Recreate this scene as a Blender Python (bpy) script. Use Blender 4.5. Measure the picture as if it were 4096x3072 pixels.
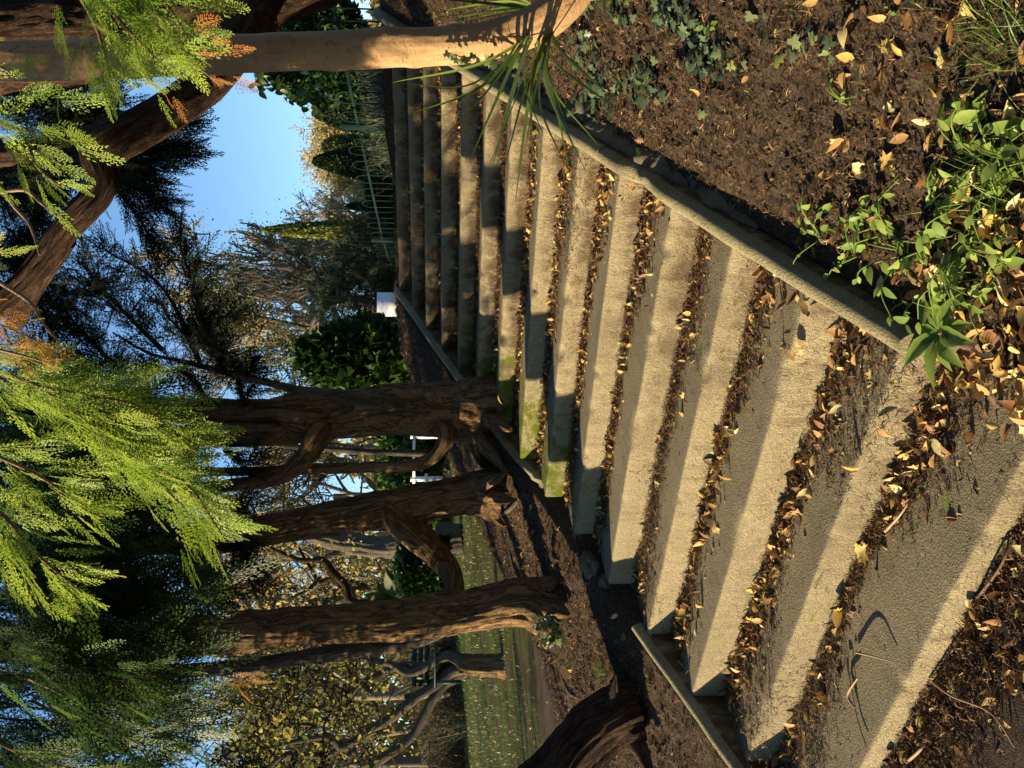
import bpy, math, random
import numpy as np
from mathutils import Matrix, Vector
for o in list(bpy.data.objects): bpy.data.objects.remove(o)
S = bpy.context.scene
COL = S.collection
# ---------------------------------------------------------------- camera (held on its side, so world up is image left)
FPX = 3202.33
CAM = np.array([1.09503, -6.12194, -0.43363]); YAW, PITCH, ROLL = -0.596938, -0.0804719, 0.0043625
FW = np.array([math.sin(YAW)*math.cos(PITCH), math.cos(YAW)*math.cos(PITCH), math.sin(PITCH)])
_r = np.array([math.cos(YAW), -math.sin(YAW), 0.0]); _u = np.cross(_r, FW)
RT = _r*math.cos(ROLL)+_u*math.sin(ROLL); UP = -_r*math.sin(ROLL)+_u*math.cos(ROLL)
cd = bpy.data.cameras.new('camera'); cam = bpy.data.objects.new('camera', cd); COL.objects.link(cam); S.camera = cam
cd.sensor_width = 36; cd.lens = 36*FPX/4096; cd.clip_end = 2000; cd.clip_start = 0.05
M = Matrix.Identity(4)
for i in range(3):
    M[i][0] = -UP[i]; M[i][1] = RT[i]; M[i][2] = -FW[i]; M[i][3] = CAM[i]
cam.matrix_world = M
# ---------------------------------------------------------------- sky, sun, exposure
SUN_AZ, SUN_EL = math.radians(48), math.radians(12.5)      # azimuth the light travels towards, from +Y to +X
W = bpy.data.worlds.new('World'); S.world = W; W.use_nodes = True
nt = W.node_tree; nt.nodes.clear()
sk = nt.nodes.new('ShaderNodeTexSky'); sk.sky_type = 'NISHITA'; sk.sun_disc = False
sk.sun_elevation = SUN_EL; sk.sun_rotation = SUN_AZ+math.pi; sk.air_density = 1.0; sk.dust_density = 0.0; sk.ozone_density = 3.6
bg = nt.nodes.new('ShaderNodeBackground'); bg.inputs[1].default_value = 0.105
ow = nt.nodes.new('ShaderNodeOutputWorld')
nt.links.new(sk.outputs[0], bg.inputs[0]); nt.links.new(bg.outputs[0], ow.inputs[0])
SD = np.array([math.sin(SUN_AZ)*math.cos(SUN_EL), math.cos(SUN_AZ)*math.cos(SUN_EL), -math.sin(SUN_EL)])
sl = bpy.data.lights.new('sun', 'SUN'); sl.energy = 5.0; sl.angle = math.radians(0.5); sl.color = (1.0, 0.82, 0.52)
so = bpy.data.objects.new('sun', sl); COL.objects.link(so)
so.rotation_euler = Vector(SD).to_track_quat('-Z', 'Y').to_euler(); so.location = (-6, -8, 8)
S.view_settings.view_transform = 'Standard'; S.view_settings.look = 'None'; S.view_settings.gamma = 1
S.view_settings.exposure = 1.52
# ---------------------------------------------------------------- numeric helpers
def P(px, py, dep):
    return CAM + dep*(FW + RT*(1536-py)/FPX + UP*(2048-px)/FPX)
rs = np.random.RandomState(7)
_perm = rs.permutation(512); _val = rs.rand(512)*2-1
def vnoise(x, y, z=0.0):
    x = np.asarray(x, float); y = np.asarray(y, float); z = np.broadcast_to(np.asarray(z, float), x.shape)
    xi, yi, zi = np.floor(x).astype(int), np.floor(y).astype(int), np.floor(z).astype(int)
    xf, yf, zf = x-xi, y-yi, z-zi
    u, v, w = [t*t*(3-2*t) for t in (xf, yf, zf)]
    def h(a, b, c): return _val[_perm[(_perm[(_perm[a & 511]+b) & 511]+c) & 511]]
    def L(a, b, t): return a+(b-a)*t
    return L(L(L(h(xi, yi, zi), h(xi+1, yi, zi), u), L(h(xi, yi+1, zi), h(xi+1, yi+1, zi), u), v),
             L(L(h(xi, yi, zi+1), h(xi+1, yi, zi+1), u), L(h(xi, yi+1, zi+1), h(xi+1, yi+1, zi+1), u), v), w)
def fbm(x, y, z=0.0, o=4):
    r = 0; a = 1; f = 1.0
    for i in range(o):
        r = r+a*vnoise(np.asarray(x)*f+i*17.3, np.asarray(y)*f+i*5.1, np.asarray(z)*f); a *= .5; f *= 2.03
    return r
def sstep(t): t = np.clip(t, 0, 1); return t*t*(3-2*t)
def nrm(v): v = np.asarray(v, float); return v/(np.linalg.norm(v, axis=-1, keepdims=True)+1e-12)

class MB:
    """collects quads / triangles with a per-face tone and an optional bark coordinate"""
    def __init__(s): s.v = []; s.q = []; s.t = []; s.qt = []; s.tt = []; s.b = []; s.n = 0
    def add(s, v, q=None, t=None, tone=0.5, bark=None, ttone=None):
        v = np.asarray(v, float).reshape(-1, 3); s.v.append(v)
        s.b.append(np.zeros_like(v) if bark is None else bark)
        if q is not None and len(q):
            q = np.asarray(q); s.q.append(q+s.n); s.qt.append(np.broadcast_to(np.asarray(tone, float), (len(q),)))
        if t is not None and len(t):
            t = np.asarray(t); s.t.append(t+s.n); s.tt.append(np.broadcast_to(np.asarray(tone if ttone is None else ttone, float), (len(t),)))
        s.n += len(v)
    def build(s, name, mat, parent=None, smooth=True):
        me = bpy.data.meshes.new(name)
        v = np.concatenate(s.v) if s.v else np.zeros((0, 3))
        q = np.concatenate(s.q) if s.q else np.zeros((0, 4), int); t = np.concatenate(s.t) if s.t else np.zeros((0, 3), int)
        loc = None
        if parent is not None and 'wloc' in parent: loc = np.array(parent['wloc']); v = v-loc
        me.vertices.add(len(v)); me.vertices.foreach_set('co', v.astype(np.float32).ravel())
        nl = q.size+t.size; me.loops.add(nl)
        me.loops.foreach_set('vertex_index', np.concatenate([q.ravel(), t.ravel()]).astype(np.int32))
        npoly = len(q)+len(t); me.polygons.add(npoly)
        st = np.concatenate([np.arange(len(q))*4, q.size+np.arange(len(t))*3]).astype(np.int32)
        me.polygons.foreach_set('loop_start', st)
        me.polygons.foreach_set('loop_total', np.concatenate([np.full(len(q), 4), np.full(len(t), 3)]).astype(np.int32))
        me.polygons.foreach_set('use_smooth', np.full(npoly, smooth))
        me.update(calc_edges=True)
        a = me.attributes.new('tone', 'FLOAT', 'FACE')
        a.data.foreach_set('value', np.concatenate(s.qt+s.tt).astype(np.float32) if (s.qt or s.tt) else [])
        b = me.attributes.new('bark', 'FLOAT_VECTOR', 'POINT'); b.data.foreach_set('vector', np.concatenate(s.b).astype(np.float32).ravel())
        me.materials.append(mat)
        o = bpy.data.objects.new(name, me); COL.objects.link(o)
        if parent is not None: o.parent = parent
        return o
def thing(name, label, cat, loc=(0, 0, 0), group=None):
    o = bpy.data.objects.new(name, None); COL.objects.link(o); o.location = tuple(float(c) for c in loc); o['wloc'] = [float(c) for c in loc]
    o.empty_display_size = .2
    tag(o, label, cat, group); return o
def tag(o, label, cat, group=None):
    o['label'] = label; o['category'] = cat
    if group: o['group'] = group
    return o
def kind(o, k): o['kind'] = k; return o

def smooth_path(pts, rad, step):
    """Catmull-Rom through pts, resampled every `step` metres"""
    pts = np.asarray(pts, float); rad = np.broadcast_to(np.asarray(rad, float), (len(pts),))
    if len(pts) < 3: pp, rr = pts, rad
    else:
        e = np.vstack([2*pts[0]-pts[1], pts, 2*pts[-1]-pts[-2]]); pp = []; rr = []
        for i in range(len(pts)-1):
            p0, p1, p2, p3 = e[i:i+4]
            for t in np.linspace(0, 1, 9)[:-1]:
                pp.append(.5*((2*p1)+(-p0+p2)*t+(2*p0-5*p1+4*p2-p3)*t*t+(-p0+3*p1-3*p2+p3)*t**3)); rr.append(rad[i]+(rad[i+1]-rad[i])*t)
        pp.append(pts[-1]); rr.append(rad[-1]); pp = np.array(pp); rr = np.array(rr)
    L = np.concatenate([[0], np.cumsum(np.linalg.norm(np.diff(pp, axis=0), axis=1))])
    n = max(2, int(L[-1]/step)+1); s = np.linspace(0, L[-1], n)
    return np.stack([np.interp(s, L, pp[:, k]) for k in range(3)], 1), np.interp(s, L, rr), s
def tube(mb, pts, rad, sides=8, rough=0.0, ridge=0.0, freq=9.0, step=None, tone=.5, cap=True, knots=0, seed=0, oval=None):
    if step is None: pts = np.asarray(pts, float); rad = np.broadcast_to(np.asarray(rad, float), (len(pts),)).copy(); s = np.concatenate([[0], np.cumsum(np.linalg.norm(np.diff(pts, axis=0), axis=1))])
    else: pts, rad, s = smooth_path(pts, rad, step)
    n = len(pts); T = nrm(np.gradient(pts, axis=0))
    N = np.zeros_like(T); ref = np.array([0, 1, 0.]) if abs(T[0][1]) < .8 else np.array([1., 0, 0])
    N[0] = nrm(np.cross(T[0], ref))
    for i in range(1, n): N[i] = nrm(N[i-1]-T[i]*np.dot(N[i-1], T[i]))
    B = np.cross(T, N); a = np.arange(sides)*2*math.pi/sides
    ca, sa = np.cos(a)[None, :], np.sin(a)[None, :]
    R = np.repeat(rad[:, None], sides, 1)
    bx, by = ca*R.mean(), sa*R.mean(); ss = np.repeat(s[:, None], sides, 1)
    bx = np.broadcast_to(bx, R.shape); by = np.broadcast_to(by, R.shape)
    if rough: R = R*(1+rough*fbm(bx*6/max(rad.mean(), .02)*.1+seed*3.1, by*6/max(rad.mean(), .02)*.1, ss*2.2+seed, 3))
    if ridge:
        rn = 1-np.abs(fbm(bx*freq*5+seed*7.7, by*freq*5, ss*freq*.55+3.3*seed, 3)); R = R+ridge*(rn-.6)
        tw = vnoise(bx*14+seed, by*14, ss*1.5); R = R+ridge*1.5*tw
    rr = random.Random(seed+5)
    for k in range(knots):
        sc = rr.uniform(.05, .95)*s[-1]; ac = rr.uniform(0, 6.28); sz = rad.mean()*rr.uniform(.22, .5)
        da = (np.angle(np.exp(1j*(a[None, :]-ac))))*R; d = np.sqrt(da**2+((ss-sc)*.8)**2)/sz
        R = R+sz*.38*(np.exp(-d**2)-1.1*np.exp(-(d/.38)**2))
    V = pts[:, None, :]+R[:, :, None]*(ca[:, :, None]*N[:, None, :]+sa[:, :, None]*B[:, None, :])
    i = np.arange(n-1)[:, None]*sides; j = np.arange(sides)[None, :]; jn = (j+1) % sides
    q = np.stack([i+j, i+jn, i+sides+jn, i+sides+j], -1).reshape(-1, 4)
    bark = np.stack([bx, by, ss], -1).reshape(-1, 3)+seed*1.7
    mb.add(V.reshape(-1, 3), q, tone=tone, bark=bark)
    if cap:
        for e in (0, n-1):
            c = pts[e]; vv = np.vstack([V[e], c[None]]); k = np.arange(sides)
            tr = np.stack([k, (k+1) % sides, np.full(sides, sides)], 1)
            if e == 0: tr = tr[:, ::-1]
            mb.add(vv, t=tr, tone=tone, bark=np.vstack([np.stack([bx[e], by[e], ss[e]], 1), [[0, 0, s[e]]]])+seed*1.7)
    return pts, rad
def box(mb, c, s, tone=.5, R=None):
    c = np.array(c, float); s = np.array(s, float)/2
    v = np.array([[x, y, z] for x in (-1, 1) for y in (-1, 1) for z in (-1, 1)])*s
    if R is not None: v = v@np.asarray(R).T
    q = [[0, 1, 3, 2], [4, 6, 7, 5], [0, 4, 5, 1], [2, 3, 7, 6], [0, 2, 6, 4], [1, 5, 7, 3]]
    mb.add(v+c, q, tone=tone)
def scatter(mb, proto, pos, fwd, up, scale, tone, quads=True):
    """proto = (verts, quads, tris); lays a copy at each pos with axes fwd (proto x) and up (proto z)"""
    v, q, t = proto[:3]; pos = np.asarray(pos, float); n = len(pos)
    if n == 0: return
    f = nrm(fwd); u = np.asarray(up, float); u = nrm(u-f*np.sum(u*f, 1, keepdims=True)); r = np.cross(u, f)
    sc = np.broadcast_to(np.asarray(scale, float), (n,)) if np.ndim(scale) < 2 else scale
    sc = sc[:, None, None] if sc.ndim == 1 else sc[:, None, :]
    vv = v[None]*sc
    V = pos[:, None, :]+vv[:, :, 0:1]*f[:, None]+vv[:, :, 1:2]*r[:, None]+vv[:, :, 2:3]*u[:, None]
    off = (np.arange(n)*len(v))[:, None, None]; tone = np.broadcast_to(np.asarray(tone, float), (n,))
    Q = (q[None]+off).reshape(-1, 4) if q is not None and len(q) else None
    T = (t[None]+off).reshape(-1, 3) if t is not None and len(t) else None
    dt = proto[3] if len(proto) > 3 else None
    tq = np.repeat(tone, len(q)) if Q is not None else 0.5
    if dt is not None and Q is not None: tq = tq+np.tile(dt, n)
    mb.add(V.reshape(-1, 3), Q, T, tone=tq, ttone=np.repeat(tone, len(t)) if T is not None else .5)
def rdir(n, r=rs): return nrm(r.randn(n, 3))

# ---------------------------------------------------------------- materials
def mat(name, build, disp=False):
    m = bpy.data.materials.new(name); m.use_nodes = True; t = m.node_tree; t.nodes.clear()
    out = t.nodes.new('ShaderNodeOutputMaterial')
    class H:
        def n(s, ty, **k):
            x = t.nodes.new(ty)
            for a, b in k.items(): setattr(x, a, b)
            return x
        def l(s, a, b): t.links.new(a, b)
        def val(s, sock, v):
            if hasattr(v, 'is_output') or isinstance(v, bpy.types.NodeSocket): t.links.new(v, sock)
            else: sock.default_value = v
        def noise(s, vec, scale, detail=4, rough=.6, dist=0):
            x = t.nodes.new('ShaderNodeTexNoise'); x.inputs['Scale'].default_value = scale; x.inputs['Detail'].default_value = detail
            x.inputs['Roughness'].default_value = rough; x.inputs['Distortion'].default_value = dist
            if vec is not None: t.links.new(vec, x.inputs['Vector'])
            return x.outputs['Fac']
        def vor(s, vec, scale, feat='F1', out='Distance'):
            x = t.nodes.new('ShaderNodeTexVoronoi'); x.feature = feat; x.inputs['Scale'].default_value = scale
            if vec is not None: t.links.new(vec, x.inputs['Vector'])
            return x.outputs[out]
        def ramp(s, f, stops, interp='LINEAR'):
            x = t.nodes.new('ShaderNodeValToRGB'); cr = x.color_ramp; cr.interpolation = interp
            while len(cr.elements) < len(stops): cr.elements.new(.5)
            for e, (p, c) in zip(cr.elements, stops): e.position = p; e.color = tuple(c)+(1,) if len(c) == 3 else c
            t.links.new(f, x.inputs[0]); return x.outputs[0]
        def mix(s, f, a, b, mode='MIX'):
            x = t.nodes.new('ShaderNodeMix'); x.data_type = 'RGBA'; x.blend_type = mode
            s.val(x.inputs[0], f)
            for sk_, v in ((x.inputs[6], a), (x.inputs[7], b)):
                if isinstance(v, tuple): sk_.default_value = v+(1,) if len(v) == 3 else v
                else: t.links.new(v, sk_)
            return x.outputs[2]
        def math(s, op, a, b=0.0, c=None):
            x = t.nodes.new('ShaderNodeMath'); x.operation = op; s.val(x.inputs[0], a); s.val(x.inputs[1], b)
            if c is not None: s.val(x.inputs[2], c)
            return x.outputs[0]
        def mapr(s, v, a, b, c=0., d=1.):
            x = t.nodes.new('ShaderNodeMapRange'); s.val(x.inputs[0], v)
            for i, q in enumerate((a, b, c, d)): x.inputs[i+1].default_value = q
            return x.outputs[0]
        def pos(s): return t.nodes.new('ShaderNodeNewGeometry').outputs['Position']
        def obj(s): return t.nodes.new('ShaderNodeTexCoord').outputs['Object']
        def attr(s, nme, o='Fac'):
            x = t.nodes.new('ShaderNodeAttribute'); x.attribute_name = nme; return x.outputs[o]
        def scl(s, v, sc):
            x = t.nodes.new('ShaderNodeMapping'); x.inputs['Scale'].default_value = sc; t.links.new(v, x.inputs[0]); return x.outputs[0]
        def sep(s, v):
            x = t.nodes.new('ShaderNodeSeparateXYZ'); t.links.new(v, x.inputs[0]); return x.outputs
        def bump(s, h, d=.01, st=1., nrm_=None):
            x = t.nodes.new('ShaderNodeBump'); x.inputs['Distance'].default_value = d; x.inputs['Strength'].default_value = st
            t.links.new(h, x.inputs['Height'])
            if nrm_ is not None: t.links.new(nrm_, x.inputs['Normal'])
            return x.outputs[0]
        def pbr(s, col, rough=.8, bump=None, spec=.3, metal=0., trans=None):
            x = t.nodes.new('ShaderNodeBsdfPrincipled')
            if isinstance(col, tuple): x.inputs['Base Color'].default_value = col+(1,)
            else: t.links.new(col, x.inputs['Base Color'])
            s.val(x.inputs['Roughness'], rough); x.inputs['Specular IOR Level'].default_value = spec; x.inputs['Metallic'].default_value = metal
            if bump is not None: t.links.new(bump, x.inputs['Normal'])
            res = x.outputs[0]
            if trans:
                tr = t.nodes.new('ShaderNodeBsdfTranslucent')
                if isinstance(col, tuple): tr.inputs[0].default_value = col+(1,)
                else: t.links.new(col, tr.inputs[0])
                mx = t.nodes.new('ShaderNodeMixShader'); mx.inputs[0].default_value = trans
                t.links.new(res, mx.inputs[1]); t.links.new(tr.outputs[0], mx.inputs[2]); res = mx.outputs[0]
            t.links.new(res, out.inputs[0]); return x
    build(H()); return m
def concrete(moss=0.0, dirt=1.0, base=((.25, .205, .125), (.40, .335, .21))):
    def f(h):
        p = h.pos(); fine = h.vor(p, 150); n1 = h.noise(p, 105, 4, .85); n2 = h.noise(p, 3.2, 5, .62); n3 = h.noise(h.scl(p, (1, 1, .35)), 11, 6, .72)
        col = h.mix(n2, base[0], base[1])
        col = h.mix(h.mapr(n1, .36, .60, .6, .0), col, (.14, .11, .07)); col = h.mix(h.mapr(n1, .56, .72, .0, .6), col, (.56, .47, .30))
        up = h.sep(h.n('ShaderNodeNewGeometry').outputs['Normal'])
        col = h.mix(h.mapr(up[2], .75, .98, .0, .42 if moss else .0), col, (.115, .098, .07))  # treads greyer: soiling, plus the dim grazing light put into the colour
        col = h.mix(h.mapr(h.noise(p, 1.7, 7, .7), .46, .68, 0., .6), col, (.13, .105, .07)); col = h.mix(h.mapr(h.noise(h.scl(p, (6, 1, .5)), 5, 4, .6), .55, .72, 0., .45), col, (.09, .07, .045))
        # grime where needles rot: lower riser and patches; on kerb sides, painted shade
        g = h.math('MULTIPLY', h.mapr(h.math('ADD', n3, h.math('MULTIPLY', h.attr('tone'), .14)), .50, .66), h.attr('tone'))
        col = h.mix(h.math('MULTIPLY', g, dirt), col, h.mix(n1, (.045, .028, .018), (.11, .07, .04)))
        ps = h.sep(p)
        if moss:
            m1 = h.math('MULTIPLY', h.mapr(ps[0], -1.25, -1.75), h.math('MULTIPLY', h.mapr(ps[1], -3.05, -2.7), h.mapr(ps[1], -1.0, -1.45)))
            m2 = h.mapr(h.math('ADD', h.noise(p, 9, 8, .8), h.math('MULTIPLY', m1, .20)), .62, .74)
            m2 = h.math('MULTIPLY', m2, h.mapr(m1, .05, .35))
            col = h.mix(m2, col, h.mix(h.noise(p, 240, 2), (.02, .035, .003), (.15, .19, .008)))
        bh = h.math('ADD', h.math('MULTIPLY', fine, .5), h.math('MULTIPLY', n1, 1.2))
        b = h.bump(bh, .009, .85); b = h.bump(h.noise(p, 30, 6, .7), .008, .5, b)
        # hairline cracks
        cn = h.math('ABSOLUTE', h.math('SUBTRACT', h.noise(h.scl(p, (1, .45, .45)), 1.6, 7, .62), .5))
        col = h.mix(h.math('MULTIPLY', h.mapr(cn, .0022, .0006), h.mapr(h.noise(p, 1.1, 2), .55, .6)), col, (.03, .025, .02))
        h.pbr(col, .93, b, .15)
    return f
M_step = mat('weathered_concrete', concrete(1.0, .9))
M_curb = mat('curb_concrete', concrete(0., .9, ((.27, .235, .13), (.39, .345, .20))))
def soil(h):
    p = h.pos(); n = h.noise(p, 9, 6, .7); v = h.vor(p, 70); v2 = h.vor(p, 170, out='Color')
    c = h.ramp(h.noise(p, 120, 5, .8), [(.34, (.022, .017, .013)), (.5, (.085, .06, .042)), (.62, (.19, .13, .08)), (.75, (.38, .27, .17))])
    c = h.mix(h.mapr(n, .45, .65), c, h.mix(h.sep(v2)[0], (.035, .026, .019), (.16, .11, .075)))
    ps = h.sep(p)
    # lawn begins left of the litter under the trees
    g = h.math('ADD', h.mapr(ps[0], -5.2, -9.5), h.math('MULTIPLY', h.math('SUBTRACT', h.noise(h.scl(p, (1, .5, 1)), .9, 8, .75), .5), 1.9)); g = h.mapr(g, .40, .60)
    gr = h.mix(h.noise(h.scl(p, (1, 1, .2)), 60, 5, .8), (.03, .036, .010), (.13, .14, .035))
    gr = h.mix(h.mapr(h.noise(h.scl(p, (1, .45, 1)), 1.5, 7, .8), .46, .62), gr, (.085, .052, .03))
    leaf = h.mapr(h.vor(h.scl(p, (1, 1.3, 1)), 9), .16, .10)
    gr = h.mix(h.math('MULTIPLY', leaf, h.mapr(h.noise(p, 2.2, 3), .42, .6)), gr, h.mix(h.sep(h.vor(p, 9, out='Color'))[0], (.36, .22, .06), (.22, .10, .04)))
    c = h.mix(g, c, gr)
    b = h.bump(h.noise(p, 65, 6, .8), .035, 1.); b = h.bump(v, .012, .8, b)
    h.pbr(c, .97, b, .1)
M_soil = mat('soil_and_needles', soil)
def asphalt(h):
    p = h.pos(); v = h.vor(p, 230)
    c = h.mix(h.noise(p, 300, 2), (.035, .028, .022), (.12, .095, .07)); c = h.mix(h.mapr(h.noise(p, 4, 6, .7), .45, .6), c, (.055, .036, .024))
    b = h.bump(v, .007, 1.); b = h.bump(h.noise(p, 90, 5, .8), .008, .8, b); h.pbr(c, .95, b, .15)
M_asph = mat('old_asphalt', asphalt)
def bark(cols, sc=1., rough=.03, fissure=1.):
    def f(h):
        b = h.attr('bark', 'Vector'); w = h.scl(b, (sc, sc, sc*.22))
        n = h.noise(w, 26, 8, .68, .6); n2 = h.noise(h.scl(b, (sc, sc, sc*.5)), 7, 5, .6)
        c = h.mix(n2, cols[0], cols[1])
        f1 = h.math('ABSOLUTE', h.math('SUBTRACT', h.noise(h.scl(b, (sc, sc, sc*.17)), 15, 7, .66, 1.1), .5)); f2 = h.math('ABSOLUTE', h.math('SUBTRACT', h.noise(h.scl(b, (sc*1.9, sc*1.9, sc*.5)), 19, 5, .7, .8), .5))
        cr = h.math('MULTIPLY', h.mapr(f1, .0, .035), h.mapr(f2, .0, .022, .45, 1.))
        c = h.mix(h.math('MULTIPLY', h.mapr(n, .42, .60), .8), c, cols[2]); c = h.mix(h.math('MULTIPLY', h.math('SUBTRACT', 1., cr), .75*fissure), c, cols[3])
        bb = h.bump(n, rough, .9); bb = h.bump(cr, rough*.5, fissure*.8, bb); bb = h.bump(h.noise(b, 190/sc, 3), .003, .6, bb)
        h.pbr(c, .92, bb, .12)
    return f
M_cbark = mat('fissured_conifer_bark', bark(((.15, .082, .04), (.29, .185, .09), (.20, .12, .06), (.028, .015, .009))))
M_dbark = mat('dark_red_bark', bark(((.05, .03, .02), (.10, .058, .036), (.035, .02, .014), (.012, .007, .005))))
M_gbark = mat('grey_bark', bark(((.05, .04, .03), (.21, .17, .12), (.09, .075, .055), (.02, .015, .012)), 1.6, .02, .9))
def pale(h):
    b = h.attr('bark', 'Vector')
    n = h.noise(h.scl(b, (1, 1, .8)), 8, 5, .6); c = h.mix(n, (.27, .155, .075), (.44, .285, .145))
    pl = h.noise(h.scl(b, (1, 1, .6)), 24, 5, .6, .4); c = h.mix(h.mapr(pl, .56, .66), c, (.27, .14, .07))
    cr = h.vor(h.mix(.25, h.scl(b, (1, 1, .7)), h.n('ShaderNodeTexNoise').outputs['Color']), 9, 'DISTANCE_TO_EDGE')
    ck = h.math('MULTIPLY', h.mapr(cr, .011, .003), h.mapr(h.noise(b, 6, 4), .55, .62)); c = h.mix(h.math('MULTIPLY', ck, .85), c, (.05, .03, .018))
    hl = h.noise(h.scl(b, (2.2, 2.2, 14)), 11, 3, .6); sp = h.mapr(hl, .66, .72); c = h.mix(h.math('MULTIPLY', sp, .75), c, (.09, .05, .03))
    bb = h.bump(h.noise(h.scl(b, (1, 1, 3)), 26, 7, .75), .013, .7); bb = h.bump(ck, -.006, 1., bb); bb = h.bump(sp, -.004, .8, bb); h.pbr(c, .8, bb, .2)
M_pale = mat('smooth_tan_bark', pale)
def leafm(stops, rough=.6, trans=.35, spec=.3, noise=40, var=.35):
    def f(h):
        t_ = h.attr('tone'); c = h.ramp(t_, stops)
        n = h.noise(h.pos(), noise, 3); c = h.mix(h.mapr(n, .3, .7, 0, var), c, h.mix(.5, c, (.0, .0, .0)), )
        h.pbr(c, rough, None, spec, trans=trans)
    return f
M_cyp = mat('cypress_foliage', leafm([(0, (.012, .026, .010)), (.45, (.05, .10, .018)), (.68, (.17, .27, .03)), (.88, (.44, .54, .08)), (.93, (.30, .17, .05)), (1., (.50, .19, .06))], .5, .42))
M_dcyp = mat('dark_cypress_foliage', leafm([(0, (.008, .014, .008)), (.6, (.02, .035, .014)), (1., (.04, .055, .02))], .7, .12))
M_gold = mat('golden_leaves', leafm([(0, (.10, .07, .03)), (.35, (.27, .19, .06)), (.7, (.47, .36, .09)), (1., (.62, .53, .17))], .6, .5))
M_olive = mat('olive_leaves', leafm([(0, (.03, .04, .012)), (.5, (.10, .12, .03)), (1., (.26, .22, .06))], .6, .4))
M_laurel = mat('laurel_leaves', leafm([(0, (.012, .03, .008)), (.6, (.035, .085, .012)), (1., (.10, .16, .025))], .42, .25, .3))
M_hedge = mat('clipped_hedge_leaves', leafm([(0, (.008, .018, .007)), (.6, (.025, .045, .014)), (1., (.07, .09, .025))], .6, .2))
M_conif = mat('column_conifer_leaves', leafm([(0, (.02, .035, .01)), (.5, (.09, .12, .02)), (1., (.30, .29, .05))], .6, .25))
M_litter = mat('dead_leaves', leafm([(0, (.035, .018, .012)), (.22, (.12, .06, .032)), (.42, (.30, .15, .06)), (.6, (.46, .28, .10)), (.76, (.58, .40, .10)), (.92, (.62, .52, .26)), (1., (.22, .27, .05))], .6, .22, .25, 90, .45))
M_needle = mat('dead_needles', leafm([(0, (.02, .013, .010)), (.4, (.075, .042, .025)), (.8, (.24, .135, .065)), (1., (.42, .29, .16))], .8, .05, .1))
M_ivy = mat('ivy_leaves', leafm([(0, (.03, .05, .03)), (.5, (.07, .10, .055)), (.85, (.16, .20, .08)), (1., (.32, .36, .06))], .42, .2, .4))
M_weed = mat('weed_leaves', leafm([(0, (.06, .10, .02)), (.5, (.17, .26, .05)), (1., (.34, .42, .09))], .5, .4))
M_blade = mat('grass_blades', leafm([(0, (.02, .045, .01)), (.5, (.07, .13, .022)), (1., (.20, .28, .05))], .4, .3, .4))
M_ygreen = mat('yellowing_leaves', leafm([(0, (.05, .05, .015)), (.5, (.20, .19, .035)), (1., (.46, .38, .06))], .6, .45))
M_under = mat('brushwood', leafm([(0, (.04, .032, .02)), (.6, (.13, .11, .05)), (1., (.24, .20, .12))], .8, .15, .1))
M_dgrass = mat('grey_green_grass', leafm([(0, (.03, .04, .025)), (1., (.16, .18, .12))], .7, .3, .1))
M_twig = mat('dry_twigs', leafm([(0, (.05, .03, .02)), (.5, (.16, .10, .06)), (1., (.36, .27, .17))], .8, .01, .1))
M_farbark = mat('far_twigs', leafm([(0, (.05, .04, .03)), (.5, (.17, .14, .10)), (1., (.36, .30, .21))], .8, .01, .1))
def paint(col, r=.5, dirt=(.05, .04, .03), amt=.5, spec=.3):
    def f(h):
        p = h.pos(); n = h.noise(p, 14, 6, .8); c = h.mix(h.math('MULTIPLY', h.mapr(n, .58, .66), amt), col, dirt); h.pbr(c, r, h.bump(h.noise(p, 80, 4), .002, .4), spec)
    return f
M_rail = mat('dark_green_railing_paint', paint((.008, .022, .018), .85, (.03, .04, .035), .3, .08))
M_white = mat('flaking_white_paint', paint((.72, .74, .74), .6, (.10, .08, .06), .95))
M_cab = mat('cabinet_grey_base', paint((.20, .20, .17), .8, (.08, .07, .05), .6))
M_bench = mat('green_bench_paint', paint((.02, .06, .05), .45))
def stone(h):
    p = h.pos(); c = h.mix(h.noise(p, 14, 7, .75), (.07, .06, .04), (.27, .23, .16)); h.pbr(c, .95, h.bump(h.noise(p, 30, 7, .8), .02, 1.), .1)
M_stone = mat('rubble_stone', stone)

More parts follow.
